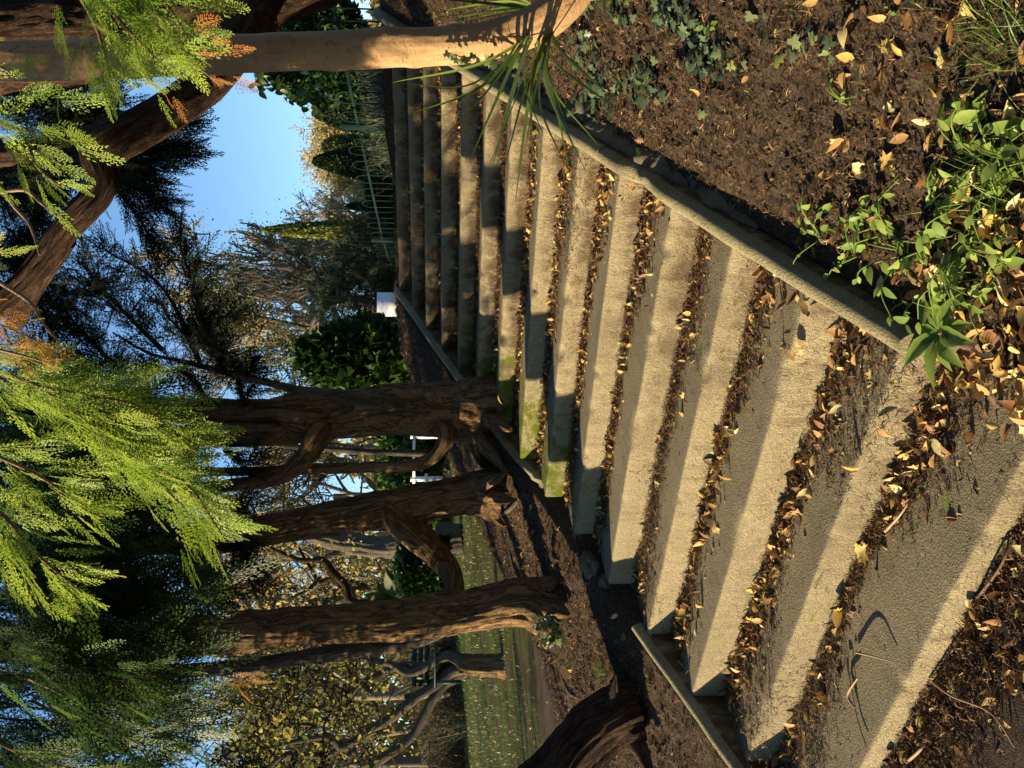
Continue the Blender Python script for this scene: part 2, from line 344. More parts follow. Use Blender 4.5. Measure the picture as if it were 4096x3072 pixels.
# ---------------------------------------------------------------- terrain
RISE, TREAD, NST = .12896, .33, 15
ZO = [-.025, -.018, -.008, 0, .006, .010, .018, .016, .022, .020, .017, .002, -.002, -.025, -.033]
YO = [-.039, -.034, -.031, .009, .009, .019, .054, .027, .015, .036, .003, .010, -.008, .002, -.073]
WID = 2.0708
GZ = -NST*RISE-.03
def line(Y): return np.interp(Y, [-40, -4.95, -4.6, 0, 400], [GZ, GZ, -1.82, 0, 0.])
def terrain(X, Y):
    X = np.asarray(X, float); Y = np.asarray(Y, float); X, Y = np.broadcast_arrays(X, Y)
    hill = line(Y)+.005
    lawn = -1.50+.10*np.maximum(Y, 0)+.02*np.clip(X+2, -60, 0)+.02*np.clip(Y, -10, 0)
    w = sstep((X+6.3)/3.9); Zl = w*hill+(1-w)*lawn
    w2 = sstep((-Y-4.0)/1.6); Zl = Zl*(1-w2)+np.minimum(Zl, hill*.55+lawn*.45)*w2
    Zr = line(Y)+.045+.11*np.clip(X-.15, 0, 6)
    Zr = np.where(Y < -4.5, np.minimum(Zr, line(-4.5)+.03-.16*sstep((-4.45-Y)/.7)+.1*np.clip(X, 0, 3)), Zr)
    Zr = np.maximum(Zr, GZ+.02)
    Z = np.where(X < -1.0, Zl, Zr)
    amp = .012*np.ones_like(Z)
    d = (vnoise(X*1.7, Y*1.7, 3.)*.035+vnoise(X*7, Y*7, 1.)*.012)*np.clip((np.abs(X+1.03)-1.1)*4, 0, 1)
    near = np.clip((X+4.2)/.8, 0, 1)*np.clip((.7-Y)/.5, 0, 1)*np.clip((2.8-X)/.4, 0, 1)
    f = near*(np.abs(vnoise(X*23, Y*23, 2.))*.018+np.abs(vnoise(X*52, Y*52, 5.))*.015)
    far = np.clip(1-(np.hypot(X, Y+3)-5)/8, 0, 1)
    d = d*np.clip((X+12)/3, 0, 1)*np.clip((10-Y)/3, 0, 1)
    Z = Z+d*far+f*far*np.clip((np.abs(X+1.03)-1.14)*8, 0, 1)
    inside = (X > -2.20) & (X < .10) & (Y < .02)
    Z = np.where(inside, np.minimum(line(Y)-.42, Z-.1), Z)
    Z = np.where(inside & (Y < -4.75), GZ-.02, Z)
    Z = np.where((Y < -4.75) & (X >= -3.2) & (X <= -2.2), np.minimum(Z, GZ-.02+.0*X), Z)
    return Z
def tz(x, y): return float(terrain(np.array([x]), np.array([y]))[0])
xs = np.unique(np.round(np.concatenate([np.linspace(-160, -40, 20), np.arange(-40, -12, .5), np.arange(-12, -4, .08), np.arange(-4, -2.19, .025), np.arange(-2.0, .11, .3), [.0999, .1001], np.arange(.10, 2.6, .018), np.arange(2.6, 6, .1), np.linspace(6, 120, 25)]), 4))
ys = np.unique(np.round(np.concatenate([np.linspace(-60, -7, 14), np.arange(-7, .6, .025), np.arange(.6, 10, .15), np.linspace(10, 180, 50)]), 4))
XX, YY = np.meshgrid(xs, ys); ZZ = terrain(XX, YY); g = MB(); nx, ny = len(xs), len(ys)
ii = np.arange(ny-1)[:, None]*nx+np.arange(nx-1)[None, :]
g.add(np.stack([XX, YY, ZZ], -1).reshape(-1, 3), np.stack([ii, ii+1, ii+nx+1, ii+nx], -1).reshape(-1, 4))
kind(g.build('ground', M_soil), 'structure')
# asphalt path at the foot
g = MB(); ax = np.arange(-4.2, .32, .03); ay = np.arange(-9, -4.55, .03); XX, YY = np.meshgrid(ax, ay)
edge = .05+.07*fbm(YY*2.1, YY*0+3, 0, 3)-.05*(YY+4.6)
ZZ = -NST*RISE+.004+.006*fbm(XX*9, YY*9, 0, 4)-.12*sstep((XX-edge)/.06)-.12*sstep((-3.9-XX)/.2)
nx, ny = len(ax), len(ay); ii = np.arange(ny-1)[:, None]*nx+np.arange(nx-1)[None, :]
g.add(np.stack([XX, YY, ZZ], -1).reshape(-1, 3), np.stack([ii, ii+1, ii+nx+1, ii+nx], -1).reshape(-1, 4))
kind(g.build('path', M_asph), 'structure')
# ---------------------------------------------------------------- staircase
stair = thing('concrete_staircase', 'long flight of worn concrete steps edged with fallen leaves climbing to the railings', 'staircase', (-1.03, -4.7, -1.93))
NY = [-k*TREAD+YO[k] for k in range(NST)]; NZ = [-k*RISE+ZO[k] for k in range(NST)]
for k in range(NST):
    g = MB(); yf, zt = NY[k], NZ[k]
    zb = (NZ[k+1]-.05) if k+1 < NST else -NST*RISE-.06
    yb = (NY[k-1]+.05) if k > 0 else .55
    x0, x1 = -WID-.012, .015
    if k == 14: x0, x1 = -4.0, .25
    if k == 0: x0, x1 = -WID-.01, 1.2
    r = .014
    prof = [(yf, zb)]+[(yf, z) for z in np.linspace(zb+.02, zt-r, 20)]
    prof += [(yf+r-r*math.cos(a), zt-r+r*math.sin(a)) for a in np.linspace(.25, math.pi/2, 5)]
    prof += [(y, zt+.004*(y-yf)/.3) for y in np.linspace(yf+r*1.6, yb, 12)]+[(yb, zb)]
    prof = np.array(prof); m = len(prof); X = np.arange(x0, x1+.001, .02); X[-1] = x1; n = len(X)
    Yp = np.repeat(prof[None, :, 0], n, 0); Zp = np.repeat(prof[None, :, 1], n, 0); Xp = np.repeat(X[:, None], m, 1)
    Yp = Yp+.0025*fbm(Xp*3+k*9, Zp*8, 0, 3)*(np.abs(Yp-yf) < .02); Zp = Zp+.0018*fbm(Xp*4+k*5, Yp*6, 0, 3)
    wear = np.maximum(0, fbm(Xp*9+k*31, Yp*0+k, 0, 4)-.45)*.03*np.exp(-((Yp-yf)**2+(Zp-zt)**2)/.0006)
    Yp = Yp+wear; Zp = Zp-wear*.8
    if k == 13:                                    # broken, crumbled corner at the left end
        c = np.exp(-((Xp-x0-.28)**2)/.012)*np.exp(-((Yp-yf)**2+(Zp-zt)**2)/.0012); Yp += .03*c; Zp -= .022*c
    V = np.stack([Xp, Yp, Zp], -1).reshape(-1, 3)
    ii = np.arange(n-1)[:, None]*m+np.arange(m-1)[None, :]
    q = np.stack([ii, ii+m, ii+m+1, ii+1], -1).reshape(-1, 4)
    # dirt weight: heavier on the riser and low down, heavier on upper steps
    zc = Zp[:-1, :-1]; yc = Yp[:-1, :-1]; xc = Xp[:-1, :-1]
    ris = sstep((zt-.004-zc+.02*vnoise(xc*9, zc*9, 0))/.085); tr = sstep((yc-yf-.12)/.15)*.8*(zc > zt-.03)
    side = sstep((xc+1.35)/1.2)*.7+.3; up = 1.0 if k < 9 else (.85 if k < 11 else .62)
    tone = np.clip((np.maximum(ris, 0)*.95+tr+.12)*up*(side if k > 6 else 1), 0, 1)
    g.add(V, q, tone=tone.ravel())
    for e in (0, n-1):
        idx = np.arange(m)+e*m; cv = V[idx]; cc = cv.mean(0); vv = np.vstack([cv, cc]); kk = np.arange(m)
        t = np.stack([kk, (kk+1) % m, np.full(m, m)], 1); g.add(vv, t=t if e else t[:, ::-1], tone=.6)
    g.build('step', M_step, stair)
# ---------------------------------------------------------------- kerbs
def kerb(name, label, xc, sections, w=.105, top=.10, depth=.4, seed=0, mt=None, endbreak=()):
    root = thing(name, label, 'kerb', (xc, sections[0][0], float(line(sections[0][0]))))
    for (ya, yb) in sections:
        g = MB(); L = abs(yb-ya); n = int(L/.02)+2; Y = np.linspace(ya, yb, n); r = w/2
        prof = [(-r, -depth), (-r, -.2), (-r, -.12), (-r, -.08)]+[(-r*math.cos(a), -.055+.055*math.sin(a)) for a in np.linspace(0, math.pi, 11)]+[(r, -.08), (r, -.12), (r, -.2), (r, -depth)]
        prof = np.array(prof); m = len(prof); Yp = np.repeat(Y[:, None], m, 1)
        Xp = xc+np.repeat(prof[None, :, 0], n, 0); lz = np.interp(Y, [-9, -4.62, 0, 1], [-1.87, -1.795, 0, .0])
        Zp = np.repeat(prof[None, :, 1], n, 0)+(lz+top)[:, None]
        Xp = Xp+.0025*fbm(Yp*4+seed, Zp*5, 0, 4); Zp = Zp+.0025*fbm(Yp*6+seed, Xp*9, 2, 4)
        bt = np.zeros_like(Y)
        for (yc_, wd, am) in endbreak: bt += am*np.exp(-((Y-yc_)/wd)**2)
        Zp = Zp-np.repeat(bt[:, None], m, 1)*(Zp > (lz+top-.12)[:, None])*(1+.5*vnoise(Yp*30, Xp*40, 1))
        V = np.stack([Xp, Yp, Zp], -1).reshape(-1, 3); ii = np.arange(n-1)[:, None]*m+np.arange(m-1)[None, :]
        q = np.stack([ii, ii+1, ii+m+1, ii+m], -1).reshape(-1, 4)
        if yb > ya: q = q[:, ::-1]
        tj = np.where(np.arange(m-1) >= m-6, .95, np.where(np.arange(m-1) < 3, .7, .3)); g.add(V, q, tone=np.tile(tj, n-1))  # sides toned darker, most on the face away from the sun: painted shade
        for e in (0, n-1):
            cv = V[np.arange(m)+e*m]; vv = np.vstack([cv, cv.mean(0)]); kk = np.arange(m); t = np.stack([kk, (kk+1) % m, np.full(m, m)], 1); g.add(vv, t=t, tone=.5)
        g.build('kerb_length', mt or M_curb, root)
    return root
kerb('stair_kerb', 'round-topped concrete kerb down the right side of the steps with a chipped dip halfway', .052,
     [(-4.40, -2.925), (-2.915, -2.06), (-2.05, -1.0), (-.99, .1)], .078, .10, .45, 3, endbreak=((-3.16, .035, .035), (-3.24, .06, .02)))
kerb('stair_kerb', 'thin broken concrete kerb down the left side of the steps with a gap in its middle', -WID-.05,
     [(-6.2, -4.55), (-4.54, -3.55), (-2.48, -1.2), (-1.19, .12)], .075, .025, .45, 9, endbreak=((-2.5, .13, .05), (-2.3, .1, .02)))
def rock(g, c, s, seed, tone=.5, flat=.6):
    a = np.linspace(0, math.pi, 13)[:, None]; b = np.linspace(0, 2*math.pi, 21)[None, :-1]
    d = np.stack([np.sin(a)*np.cos(b), np.sin(a)*np.sin(b), np.cos(a)+0*b], -1)
    R = 1+.8*fbm(d[..., 0]*1.9+seed*3.7, d[..., 1]*1.9, d[..., 2]*1.9+seed, 3); R = np.round(R*5)/5*.4+R*.6
    V = (d*R[..., None]*np.array([1, 1, flat])*s+np.array(c)).reshape(-1, 3); n = 20
    ii = np.arange(12)[:, None]*n; j = np.arange(n)[None, :]; g.add(V, np.stack([ii+j, ii+(j+1) % n, ii+n+(j+1) % n, ii+n+j], -1).reshape(-1, 4)[:, ::-1], tone=tone)
def gpt(px, py, lo=1.5, hi=80):
    """where the sight line of a photo point meets the terrain"""
    d = FW+RT*(1536-py)/FPX+UP*(2048-px)/FPX; t = np.concatenate([np.arange(lo, 12, .02), np.arange(12, hi, .1)])
    Q = CAM+t[:, None]*d; b = Q[:, 2] < terrain(Q[:, 0], Q[:, 1]); i = np.argmax(b) if b.any() else len(t)-1
    return Q[i], t[i]
# haunching of rubble mortar behind the right kerb
hr = thing('rubble_haunch', 'crumbly band of old mortar and stones along the outside of the right kerb', 'stonework', (.17, -2.5, -1.0))
g = MB(); Y = np.arange(-3.75, -1.2, .02); rr = np.linspace(0, 1, 9); n = len(Y); m = 9
Xp = .094+rr[None, :]*(.10+.04*fbm(Y*3, Y*0, 0, 3))[:, None]; Zl_ = line(Y)[:, None]
Zp = Zl_+.068-.075*rr[None, :]**2+.022*fbm(Xp*18, np.repeat(Y[:, None], m, 1)*18, 0, 4)
ii = np.arange(n-1)[:, None]*m+np.arange(m-1)[None, :]
g.add(np.stack([Xp, np.repeat(Y[:, None], m, 1), Zp], -1).reshape(-1, 3), np.stack([ii, ii+1, ii+m+1, ii+m], -1).reshape(-1, 4)[:, ::-1]); g.build('mortar', M_stone, hr)
stn = [((2300, 2145), .085, 'lump of broken kerb concrete lying where the left kerb is missing, farther up'),
       ((2350, 2270), .10, 'larger lump of broken kerb lying in the gap in the left kerb'),
       ((2415, 2340), .07, 'pale broken kerb edge sticking out of the needles beside the tenth step')]
for (q, s, lb) in stn:
    c, _ = gpt(*q); s = s*.62; g = MB(); rock(g, c+np.array([.02, 0, -.012]), s, q[0]); tag(g.build('stone', M_stone), lb, 'stone', 'broken kerb stones')

# ---------------------------------------------------------------- foliage prototypes
def spray_proto(nside=22, nsub=7, L=1.0, ang=38, w=.016, curve=.12, seed=1, lacy=True):
    """flat fern-like cypress spray along +x, in the xy plane, unit length"""
    r = random.Random(seed); V = []; Q = []; T = []
    def blade(p, d, l, wd, tn):
        d = np.array(d)/np.linalg.norm(d); s = np.array([-d[1], d[0], 0.]); p = np.array(p)
        z = np.array([0, 0, 1.])
        b = len(V); V.extend([p-s*wd*.35, p+d*l*.55-s*wd*.5+z*wd*.3, p+d*l, p+d*l*.55+s*wd*.5+z*wd*.3]); Q.append([b, b+1, b+2, b+3]); T.append(tn)
    for i in range(nside):
        t = i/(nside-1); x = t*.93; sgn = 1 if i % 2 else -1; p = np.array([x, curve*math.sin(x*2.2)*.4, -.10*x*x])
        l = (.36*(1-t)**.75+.05)*r.uniform(.75, 1.15); a = math.radians(ang+r.uniform(-7, 7))*sgn
        d = np.array([math.cos(a), math.sin(a), r.uniform(-.12, .06)])
        for j in range(nsub):
            u = j/max(1, nsub-1); bp = p+d*l*u*.85; bend = -sgn*.25*u
            dd = np.array([math.cos(a+bend), math.sin(a+bend), d[2]])
            sg = 1 if j % 2 else -1; aa = a+bend+math.radians(34)*sg; ll = l*.40*(1-u*.6)+.012
            blade(bp, (math.cos(aa), math.sin(aa), r.uniform(-.1, .1)), ll, w, .06*u-.03+.05*t)
            if j % 2 == 0: blade(bp, dd, l*.32, w*.9, -.03)
    for k in range(8): blade((k/8*.95, curve*math.sin(k/8*.95*2.2)*.4, -.1*(k/8*.95)**2-.001), (1, 0, 0), .15, w*1.1, -.08)
    return np.array(V), np.array(Q), None, np.array(T)
SPR = [spray_proto(15, 5, seed=i, curve=c, w=.028) for i, c in enumerate((.1, -.12, .2))]
SPRM = [spray_proto(12, 4, seed=10+i, curve=.1, w=.036) for i in range(3)]
SPRL = [spray_proto(8, 3, seed=20+i, curve=.1, w=.06) for i in range(3)]
def sprays(g, pos, fwd, size, tone, protos, rr, flat=None, tilt=.6):
    pos = np.asarray(pos); n = len(pos)
    up = rr.randn(n, 3)*tilt+(np.array([0, 0, 1.]) if flat is None else flat)
    k = rr.randint(0, len(protos), n)
    for i, p in enumerate(protos):
        m = k == i; scatter(g, p, pos[m], np.asarray(fwd)[m], up[m], np.asarray(size)[m], np.asarray(tone)[m])
def leaf_proto(kind_='ovate', fold=.15, curl=.25):
    if kind_ == 'ovate':
        x = np.array([0, .2, .45, .72, 1.]); w = np.array([.02, .22, .27, .18, .0])
    elif kind_ == 'lance':
        x = np.array([0, .25, .5, .78, 1.]); w = np.array([.03, .11, .15, .11, .0])
    else:
        x = np.array([0, .3, .7, 1.]); w = np.array([.03, .3, .25, .0])
    V = []; Q = []
    for i in range(len(x)):
        z = -curl*x[i]**2
        V += [(x[i], -w[i], z+fold*w[i]), (x[i], 0, z-.3*fold*w[i]), (x[i], w[i], z+fold*w[i])]
    for i in range(len(x)-1): b = i*3; Q += [[b, b+3, b+4, b+1], [b+1, b+4, b+5, b+2]]
    return np.array(V, float), np.array(Q), None
LOV = leaf_proto(); LLA = leaf_proto('lance', .25, .2); LSM = leaf_proto('s', .1, .1)
LCURL = [leaf_proto('ovate', .7, .4), leaf_proto('ovate', -.5, -.3), leaf_proto('ovate', .3, .6), leaf_proto('lance', 1.0, .4), leaf_proto('ovate', .15, -.1)]
QUAD = (np.array([[0, -.28, 0], [.5, -.42, .06], [1, 0, 0], [.5, .42, .06]], float), np.array([[0, 1, 2, 3]]), None)
def ivy_proto():
    pts = [(0, 0), (-.12, -.28), (.12, -.50), (.30, -.24), (.62, -.40), (.62, -.16), (1.0, 0), (.62, .16), (.62, .40), (.30, .24), (.12, .50), (-.12, .28)]
    V = [(x, y, -.12*abs(y)-.1*x*x) for x, y in pts]+[(.3, 0, .02)]; n = len(pts)
    T = [[i, (i+1) % n, n] for i in range(n)]; return np.array(V, float), None, np.array(T)
IVY = ivy_proto()
MAPLE_T = (lambda V, T: (V, None, T))(*(lambda pts: (np.array([(x, y, .10*math.sin(x*5)+.12*abs(y)) for x, y in pts]+[(.3, 0, -.05)], float), np.array([[i, (i+1) % len(pts), len(pts)] for i in range(len(pts))])))(
    [(0, 0), (-.05, -.3), (.2, -.25), (.25, -.55), (.45, -.3), (.6, -.45), (.65, -.18), (1, 0), (.65, .18), (.6, .45), (.45, .3), (.25, .55), (.2, .25), (-.05, .3)]))

# ---------------------------------------------------------------- litter: dead leaves and needles
rl = np.random.RandomState(11)
def lay_leaves(g, pos, size, tone, nvec, prot=None, tilt=.5, rr=rl):
    n = len(pos); up = nvec+rr.randn(n, 3)*tilt; f = rr.randn(n, 3); prot = prot or (LCURL+[MAPLE_T, LOV]); k = rr.randint(0, len(prot), n)
    for i, p in enumerate(prot): m = k == i; scatter(g, p, pos[m], f[m], up[m], size[m], tone[m])
gl, gn = MB(), MB()
def onground(x, y): return np.stack([x, y, terrain(x, y)], 1)
NEED = (np.array([[0, -.03, 0], [.5, -.035, .12], [1, 0, .0], [.5, .035, .12], [.0, .03, 0]], float), np.array([[0, 1, 3, 4]]), np.array([[1, 2, 3]]))
NEED3 = (np.array([[0, -.05, 0], [.45, -.06, .2], [.45, .06, .2], [0, .05, 0], [1, .02, .05], [.3, .0, .1], [.7, .4, .15], [.66, .46, .12], [.55, -.02, .18], [.9, -.35, .1], [.86, -.4, .1]], float), np.array([[0, 1, 2, 3]]), np.array([[1, 4, 2], [5, 6, 7], [8, 9, 10]]))
for k in range(1, NST+1):
    # back of tread k, against the riser of step k-1
    yr = NY[k-1]; z = NZ[k] if k < NST else -NST*RISE+.006
    x0, x1 = (-WID, .0) if k < 14 else (-3.4, .25)
    near = k/15.; n = int(560*(x1-x0)/2.07*(.5+.7*near))
    x = rl.uniform(x0, x1, n*4); dens = .38+.9*fbm(x*1.9+k*13, x*0+k, 0, 3)+.45*(x > -.55)+(.35 if k >= 12 else 0); x = x[rl.rand(len(x)) < np.clip(dens, .12, 1)*.5]
    wdt = (.042+.045*np.clip(vnoise(x*1.3+k*5, x*0, 2)+.3, 0, 1.5))*(1+.9*(x > -.5)*(k > 6))*(1.35 if k >= 13 else 1)
    d = np.abs(rl.randn(len(x)))*wdt; hz = np.maximum(.003, .026*np.exp(-d/.03)+.004)*(.6 if k < 7 else 1)
    pos = np.stack([x, yr-.012-d, z+rl.rand(len(x))*hz], 1)
    size = rl.uniform(.014, .04, len(x))*(1.0+.35*(k >= 12)); tone = np.clip(rl.beta(1.5, 1.45, len(x))*.97, 0, .92)
    up = np.tile([0, -.5, 1.], (len(x), 1)); lay_leaves(gl, pos, size, tone, up, tilt=.42)
    # needles and crumbs
    n = int(5200*(x1-x0)/2.07); x = rl.uniform(x0, x1, n); wd = (.05+.05*vnoise(x*1.1+k*3, x*0, 6))*(1+1.5*(x > -.62)*(k > 6)+.5*(k >= 13)+.6*(x < -1.6)*(k > 7))
    d = np.abs(rl.randn(n))*np.maximum(wd, .02); pos = np.stack([x, yr-.008-d, z+rl.rand(n)*.028*np.exp(-d/.05)+.003], 1)
    scatter(gn, NEED3, pos, rl.randn(n, 3)*[1, 1, .35], rl.randn(n, 3)*.5+[0, 0, 1], rl.uniform(.010, .034, n), np.clip(rl.beta(1.6, 1.8, n), 0, 1))
    # thin scatter over the whole tread and specks stuck on risers
    n = 170 if k > 8 else 420; x = rl.uniform(x0, x1, n); yy = rl.uniform(NY[k] if k < NST else -5.4, yr, n)
    scatter(gn, NEED3, np.stack([x, yy, np.full(n, z+.003)], 1), rl.randn(n, 3)*[1, 1, .2], rl.randn(n, 3)*.4+[0, 0, 1], rl.uniform(.006, .02, n), rl.beta(1.5, 1.5, n))
    n = 900 if k <= 9 else 450; x = -2*rl.beta(1, 1.6, n) if k <= 12 else rl.uniform(-2, 0, n); zz = z+rl.rand(n)**1.3*RISE*.85
    scatter(gn, NEED, np.stack([x, np.full(n, yr-.003), zz], 1), rl.randn(n, 3)*[1, .25, 1], np.tile([0, -1., 0], (n, 1)), rl.uniform(.008, .024, n), rl.beta(1.4, 1.5, n))
# banks: needles everywhere, leaves in drifts
def bankneed(n, xa, xb, ya, yb, lo, hi, tb=(1.5, 1.6), power=1.):
    x = xa+(xb-xa)*rl.rand(n)**power; y = rl.uniform(ya, yb, n); p = onground(x, y)+np.array([0, 0, .004])
    scatter(gn, NEED3, p, rl.randn(n, 3)*[1, 1, .5], rl.randn(n, 3)*.6+[0, 0, 1], rl.uniform(lo, hi, n), rl.beta(tb[0], tb[1], n))
bankneed(70000, .13, 2.3, -5.6, -.2, .010, .034)
bankneed(60000, -6.0, -2.16, -5.8, 2.5, .014, .045, power=1.)
def bankleaf(n, xa, xb, ya, yb, s0, s1, tl=.5):
    x = rl.uniform(xa, xb, n); y = rl.uniform(ya, yb, n); p = onground(x, y)+[0, 0, .01]
    lay_leaves(gl, p, rl.uniform(s0, s1, n), np.clip(rl.beta(2., 1.7, n), 0, .9), np.tile([0, 0, 1.], (n, 1)), tilt=tl)
bankleaf(160, .15, 1.6, -4.3, -.5, .025, .05); bankleaf(1500, .12, 2.1, -5.6, -4.0, .03, .065, .6); bankleaf(420, .3, 2.2, -5.6, -4.6, .03, .075, .8)
x_ = rl.uniform(.0, .5, 420); y_ = rl.uniform(-5.0, -4.36, 420); lay_leaves(gl, np.stack([x_, y_, np.maximum(terrain(x_, y_), -1.80)+.02], 1), rl.uniform(.03, .06, 420), np.clip(rl.beta(1.9, 1.3, 420), 0, .92), np.tile([0, 0, 1.], (420, 1)), tilt=.6)
bankleaf(500, -6., -2.2, -5.5, 2, .03, .06); bankleaf(2600, -26, -6, -4, 24, .05, .10, .3)
# foot of the stairs litter over the asphalt edge
n = 5200; x = rl.uniform(-3.2, .6, n); d = np.abs(rl.randn(n))*.13; p = np.stack([x, NY[14]-.02-d, -NST*RISE+.012+.02*rl.rand(n)], 1)
scatter(gn, NEED3, p, rl.randn(n, 3)*[1, 1, .4], rl.randn(n, 3)*.5+[0, 0, 1], rl.uniform(.012, .04, n), rl.beta(1.3, 1.8, n))
gc = MB(); r3 = np.random.RandomState(50)
ico = np.array([[0, 0, 1], [.9, 0, .2], [.2, .85, .3], [-.8, .4, .25], [-.6, -.7, .2], [.4, -.9, .3], [.3, .3, -.7], [-.4, -.3, -.7]], float); icf = np.array([[0, 1, 2], [0, 2, 3], [0, 3, 4], [0, 4, 5], [0, 5, 1], [6, 2, 1], [7, 4, 3], [6, 3, 2], [7, 5, 4], [6, 1, 5], [6, 5, 7], [6, 7, 3]])
for (n, xa, xb, ya, yb, lo, hi) in [(15000, .2, 2.3, -5.4, -.4, .004, .015), (7000, -4.2, -2.2, -5.5, 1, .005, .016)]:
    x = r3.uniform(xa, xb, n); y = r3.uniform(ya, yb, n); keep = vnoise(x*3, y*3, 4) > -.35; x, y = x[keep], y[keep]; n = len(x); jj = ico[None]*1
    scatter(gc, (ico*[1, 1, .75], None, icf), onground(x, y), rdir(n, r3), rdir(n, r3), r3.uniform(lo, hi, n)*(1-.5*r3.rand(n)), 0.)
kind(gc.build('soil_crumbs', M_soil, smooth=False), 'stuff')
kind(gl.build('leaf_litter', M_litter), 'stuff'); kind(gn.build('needle_litter', M_needle), 'stuff')
# single conspicuous leaves and twigs on the steps
def one_leaf(px, py, k, size, tone, proto, label, riser=False):
    d = FW+RT*(1536-py)/FPX+UP*(2048-px)/FPX
    z = (NZ[k] if k < NST else -NST*RISE)+.02; t = (z-CAM[2])/d[2]; q = CAM+d*t
    g = MB(); rr = np.random.RandomState(px); f = rr.randn(1, 3)*[1, 1, .2]; up = np.array([[.0, -.75, 1.]])+rr.randn(1, 3)*.25
    scatter(g, proto, q[None], f, up, np.array([size]), np.array([tone])); o = g.build('fallen_leaf', M_litter); tag(o, label, 'leaf', 'large fallen leaves on the steps'); return o
one_leaf(2778, 2055, 12, .050, .99, LOV, 'round yellow-green leaf standing alone at the back of a middle step')
one_leaf(3575, 1855, 14, .10, .86, LCURL[0], 'long pale yellow leaf lying beside the riser near the bottom of the flight')
one_leaf(3470, 2185, 14, .085, .80, MAPLE_T, 'broad straw-yellow leaf in the litter under the third riser from the bottom')
one_leaf(3370, 2450, 14, .085, .75, LCURL[1], 'golden-brown leaf lying on dark needles below the second lit riser')
one_leaf(2865, 2735, 13, .085, .83, LOV, 'mustard leaf leaning in the corner by the left kerb')
one_leaf(2510, 2190, 11, .07, .9, MAPLE_T, 'cream lobed leaf perched at the left end of an upper middle riser')
one_leaf(3290, 1590, 14, .075, .9, LCURL[2], 'yellow leaf propped on the litter near the right-hand foot of the steps')
one_leaf(3730, 1755, 14, .07, .93, LOV, 'pale greenish leaf with a stalk lying on the bottom tread')
one_leaf(3800, 2715, 15, .11, .92, LLA, 'long yellow leaf curling over the asphalt at the foot of the steps')
one_leaf(2290, 1640, 9, .06, .72, MAPLE_T, 'tan curled leaf hanging on the nosing at the left of a mossy step')
one_leaf(1995, 1578, 6, .055, .78, LCURL[2], 'small orange leaf in the dark corner by the upper left kerb')
one_leaf(3335, 1330, 14, .08, .68, MAPLE_T, 'orange lobed leaf beside the last stretch of the right kerb')
def twig(pts, r, label, tone=.8):
    g = MB(); Q = []
    for (px, py, z) in pts:
        d = FW+RT*(1536-py)/FPX+UP*(2048-px)/FPX; Q.append(CAM+d*(z-CAM[2])/d[2])
    tube(g, Q, np.linspace(r, r*.45, len(Q)), 6, .25, step=.01, tone=tone); tag(g.build('twig', M_twig), label, 'twig', 'twigs lying on the steps'); return g
z14 = NZ[14]+.012; zg = -NST*RISE+.02
twig([(3390, 2630, z14), (3395, 2700, z14+.01), (3430, 2715, z14), (3460, 2650, z14+.002)][:2]+[(3425, 2860, z14), (3465, 2990, z14)], .0035, 'thin curved twig lying on the bottom tread at the left')
twig([(3420, 2830, z14), (3390, 2780, z14+.01), (3430, 2712, z14+.008)], .005, 'short pale forked twig on the bottom tread', .95)
twig([(3425, 2610, z14), (3490, 2625, z14+.02), (3580, 2650, z14)], .003, 'wiry bent twig casting a hooked shadow on the bottom tread')
twig([(3540, 2125, z14), (3600, 2060, z14+.02), (3655, 1975, z14)], .004, 'straight pale twig across the litter below the bright riser', .95)
twig([(3680, 2685, zg), (3800, 2780, zg+.03), (3960, 2850, zg+.03), (4060, 2990, zg)], .0035, 'long thin twig sprawling over the asphalt in the corner', .7)
twig([(3625, 3050, zg), (3680, 3000, zg+.02), (3700, 2960, zg)], .005, 'stubby grey twig on the asphalt by the left edge', .9)
twig([(3880, 2430, zg), (4010, 2250, zg+.03), (4040, 2100, zg)], .004, 'dark arched twig along the foot of the bottom riser', .4)
twig([(3395, 1550, z14), (3420, 1440, z14+.02), (3465, 1380, z14)], .004, 'curving pale twig by the lower end of the right kerb', .9)

# ---------------------------------------------------------------- trees built from measured limbs
def limb(g, pts, sides=48, step=.03, **k):
    Q = [P(a, b, d) for a, b, d, w in pts]; r = [w*.5*d/FPX for a, b, d, w in pts]
    return tube(g, Q, r, sides, step=step, **k)
def treething(name, label, pts0, group=None):
    a, b, d, w = pts0; return thing(name, label, 'tree', P(a, b, d), group)
def silhouette(g, gb, pts, spread, n, size, rr, protos=SPRM, tone=(.2, .6), droop=.3, r=.012, outw=None, dz=.6):
    """a foliage branch: sprays carried round a measured limb line"""
    Q = np.array([P(a, b, d) for a, b, d in pts]); path, _, s = smooth_path(Q, np.ones(len(Q)), .05)
    if gb is not None: tube(gb, Q, np.linspace(r, r*.25, len(Q)), 6, .1, step=.08, tone=.3)
    i = rr.randint(0, len(path), n); T = nrm(np.gradient(path, axis=0))[i]
    o = rdir(n, rr)*[1, 1, .8]; f = nrm(T*.9+o*.8+np.array([0, 0, -droop])); t = rr.rand(n)[:, None]
    base = path[i]+o*spread*t*rr.rand(n)[:, None]
    sprays(g, base, f, rr.uniform(*size, n), rr.uniform(*tone, n), protos, rr, tilt=dz)
    if gb is not None:                       # side shoots that carry the sprays
        for kx in range(0, n, 6): tube(gb, np.stack([path[i[kx]], base[kx], base[kx]+f[kx]*.1]), [r*.25, r*.18, r*.08], 4, cap=False, tone=.3)
DA = 5.5
